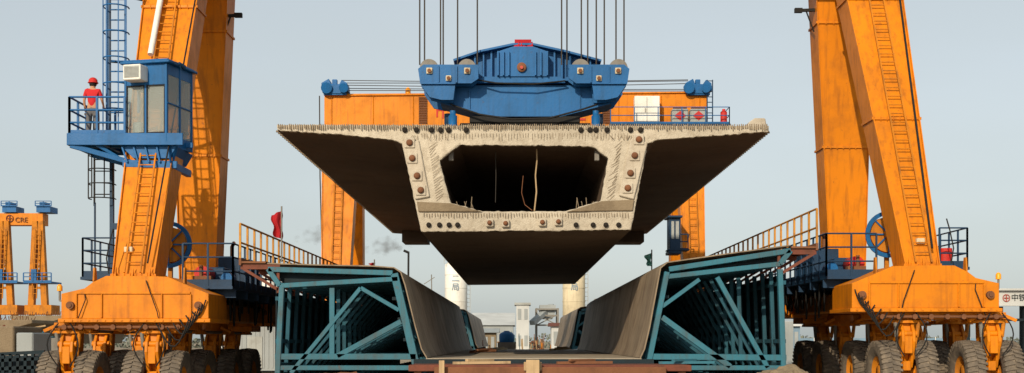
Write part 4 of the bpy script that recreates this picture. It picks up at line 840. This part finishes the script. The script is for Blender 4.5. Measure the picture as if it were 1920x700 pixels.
def smoke(label,x0,x1,y0,y1,Y,dens):
    m=bpy.data.materials.new('drifting smoke'); m.use_nodes=True; N=m.node_tree.nodes; L=m.node_tree.links; N.clear()
    o_=N.new('ShaderNodeOutputMaterial'); v=N.new('ShaderNodeVolumePrincipled'); v.inputs['Color'].default_value=(.25,.22,.2,1)
    tc=N.new('ShaderNodeTexCoord'); nz=N.new('ShaderNodeTexNoise'); nz.inputs['Scale'].default_value=2.2; nz.inputs['Detail'].default_value=4
    mp=N.new('ShaderNodeMapping'); mp.inputs['Scale'].default_value=(3,1,1.6); L.new(tc.outputs['Generated'],mp.inputs['Vector']); L.new(mp.outputs[0],nz.inputs['Vector'])
    gr=N.new('ShaderNodeMapping'); gr.inputs['Location'].default_value=(-1,-1,-1); gr.inputs['Scale'].default_value=(2,2,2); L.new(tc.outputs['Generated'],gr.inputs['Vector'])
    ln=N.new('ShaderNodeVectorMath'); ln.operation='LENGTH'; L.new(gr.outputs[0],ln.inputs[0])
    a=N.new('ShaderNodeMath'); a.operation='SUBTRACT'; L.new(nz.outputs['Fac'],a.inputs[0])
    c=N.new('ShaderNodeMath'); c.operation='MULTIPLY_ADD'; c.inputs[1].default_value=.34; c.inputs[2].default_value=.25; L.new(ln.outputs['Value'],c.inputs[0]); L.new(c.outputs[0],a.inputs[1])
    k=N.new('ShaderNodeMath'); k.operation='MULTIPLY'; k.use_clamp=False; k.inputs[1].default_value=dens; mxn=N.new('ShaderNodeMath'); mxn.operation='MAXIMUM'; mxn.inputs[1].default_value=0; L.new(a.outputs[0],mxn.inputs[0]); L.new(mxn.outputs[0],k.inputs[0]); L.new(k.outputs[0],v.inputs['Density']); L.new(v.outputs[0],o_.inputs['Volume'])
    b=MB(); b.pbox(x0,x1,y0,y1,Y,3); o=b.build('smoke',m); tag(o,label,'smoke',kind='stuff')
smoke('thin brown smoke drifting left from the exhaust stack',672,770,440,482,158.5,2.0)
smoke('fainter smoke trail beside the red flag, farther from the stack',540,640,420,462,158.5,1.2)

# ================================================================= LIGHT, SKY, CAMERA
az=math.radians(20); el=math.radians(25)
d=V((math.sin(az)*math.cos(el),math.cos(az)*math.cos(el),-math.sin(el)))
sl=bpy.data.lights.new('sun','SUN'); sl.energy=4.1; sl.angle=math.radians(.6); sl.color=(1,.84,.62)
so=bpy.data.objects.new('sun',sl); C.objects.link(so); so.rotation_euler=d.to_track_quat('-Z','Y').to_euler()
w=bpy.data.worlds.new('World'); bpy.context.scene.world=w; w.use_nodes=True; N=w.node_tree.nodes; L=w.node_tree.links
sky=N.new('ShaderNodeTexSky'); sky.sky_type='NISHITA'; sky.sun_disc=False; sky.sun_elevation=el; sky.sun_rotation=math.pi+az; sky.dust_density=2; sky.air_density=1.0; sky.ozone_density=1.2
hs=N.new('ShaderNodeHueSaturation'); hs.inputs['Saturation'].default_value=.5; hs.inputs['Value'].default_value=1.25
L.new(sky.outputs[0],hs.inputs['Color'])
tc=N.new('ShaderNodeTexCoord'); mp=N.new('ShaderNodeMapping'); mp.inputs['Scale'].default_value=(1.2,1.2,5); L.new(tc.outputs['Generated'],mp.inputs['Vector'])
nz=N.new('ShaderNodeTexNoise'); nz.inputs['Scale'].default_value=1.6; nz.inputs['Detail'].default_value=4; L.new(mp.outputs[0],nz.inputs['Vector'])
mr=N.new('ShaderNodeMapRange'); mr.inputs['From Min'].default_value=.3; mr.inputs['From Max'].default_value=.75; mr.inputs['To Min'].default_value=.5; mr.inputs['To Max'].default_value=.75; L.new(nz.outputs['Fac'],mr.inputs['Value'])
mx=N.new('ShaderNodeMix'); mx.data_type='RGBA'; L.new(mr.outputs[0],mx.inputs[0]); L.new(hs.outputs[0],mx.inputs[6]); mx.inputs[7].default_value=(4.35,4.85,4.85,1)
L.new(mx.outputs[2],N['Background'].inputs[0]); N['Background'].inputs[1].default_value=.125
cam=bpy.data.cameras.new('camera'); co=bpy.data.objects.new('camera',cam); C.objects.link(co); co.location=(0,0,H); co.rotation_euler=(math.pi/2,0,0)
cam.sensor_width=36; cam.lens=F/1920*36; cam.shift_x=-8/1920; cam.shift_y=289/1920; cam.clip_end=5000; cam.clip_start=.1
sc=bpy.context.scene; sc.camera=co; sc.view_settings.view_transform='Standard'; sc.view_settings.look='None'; sc.view_settings.exposure=0
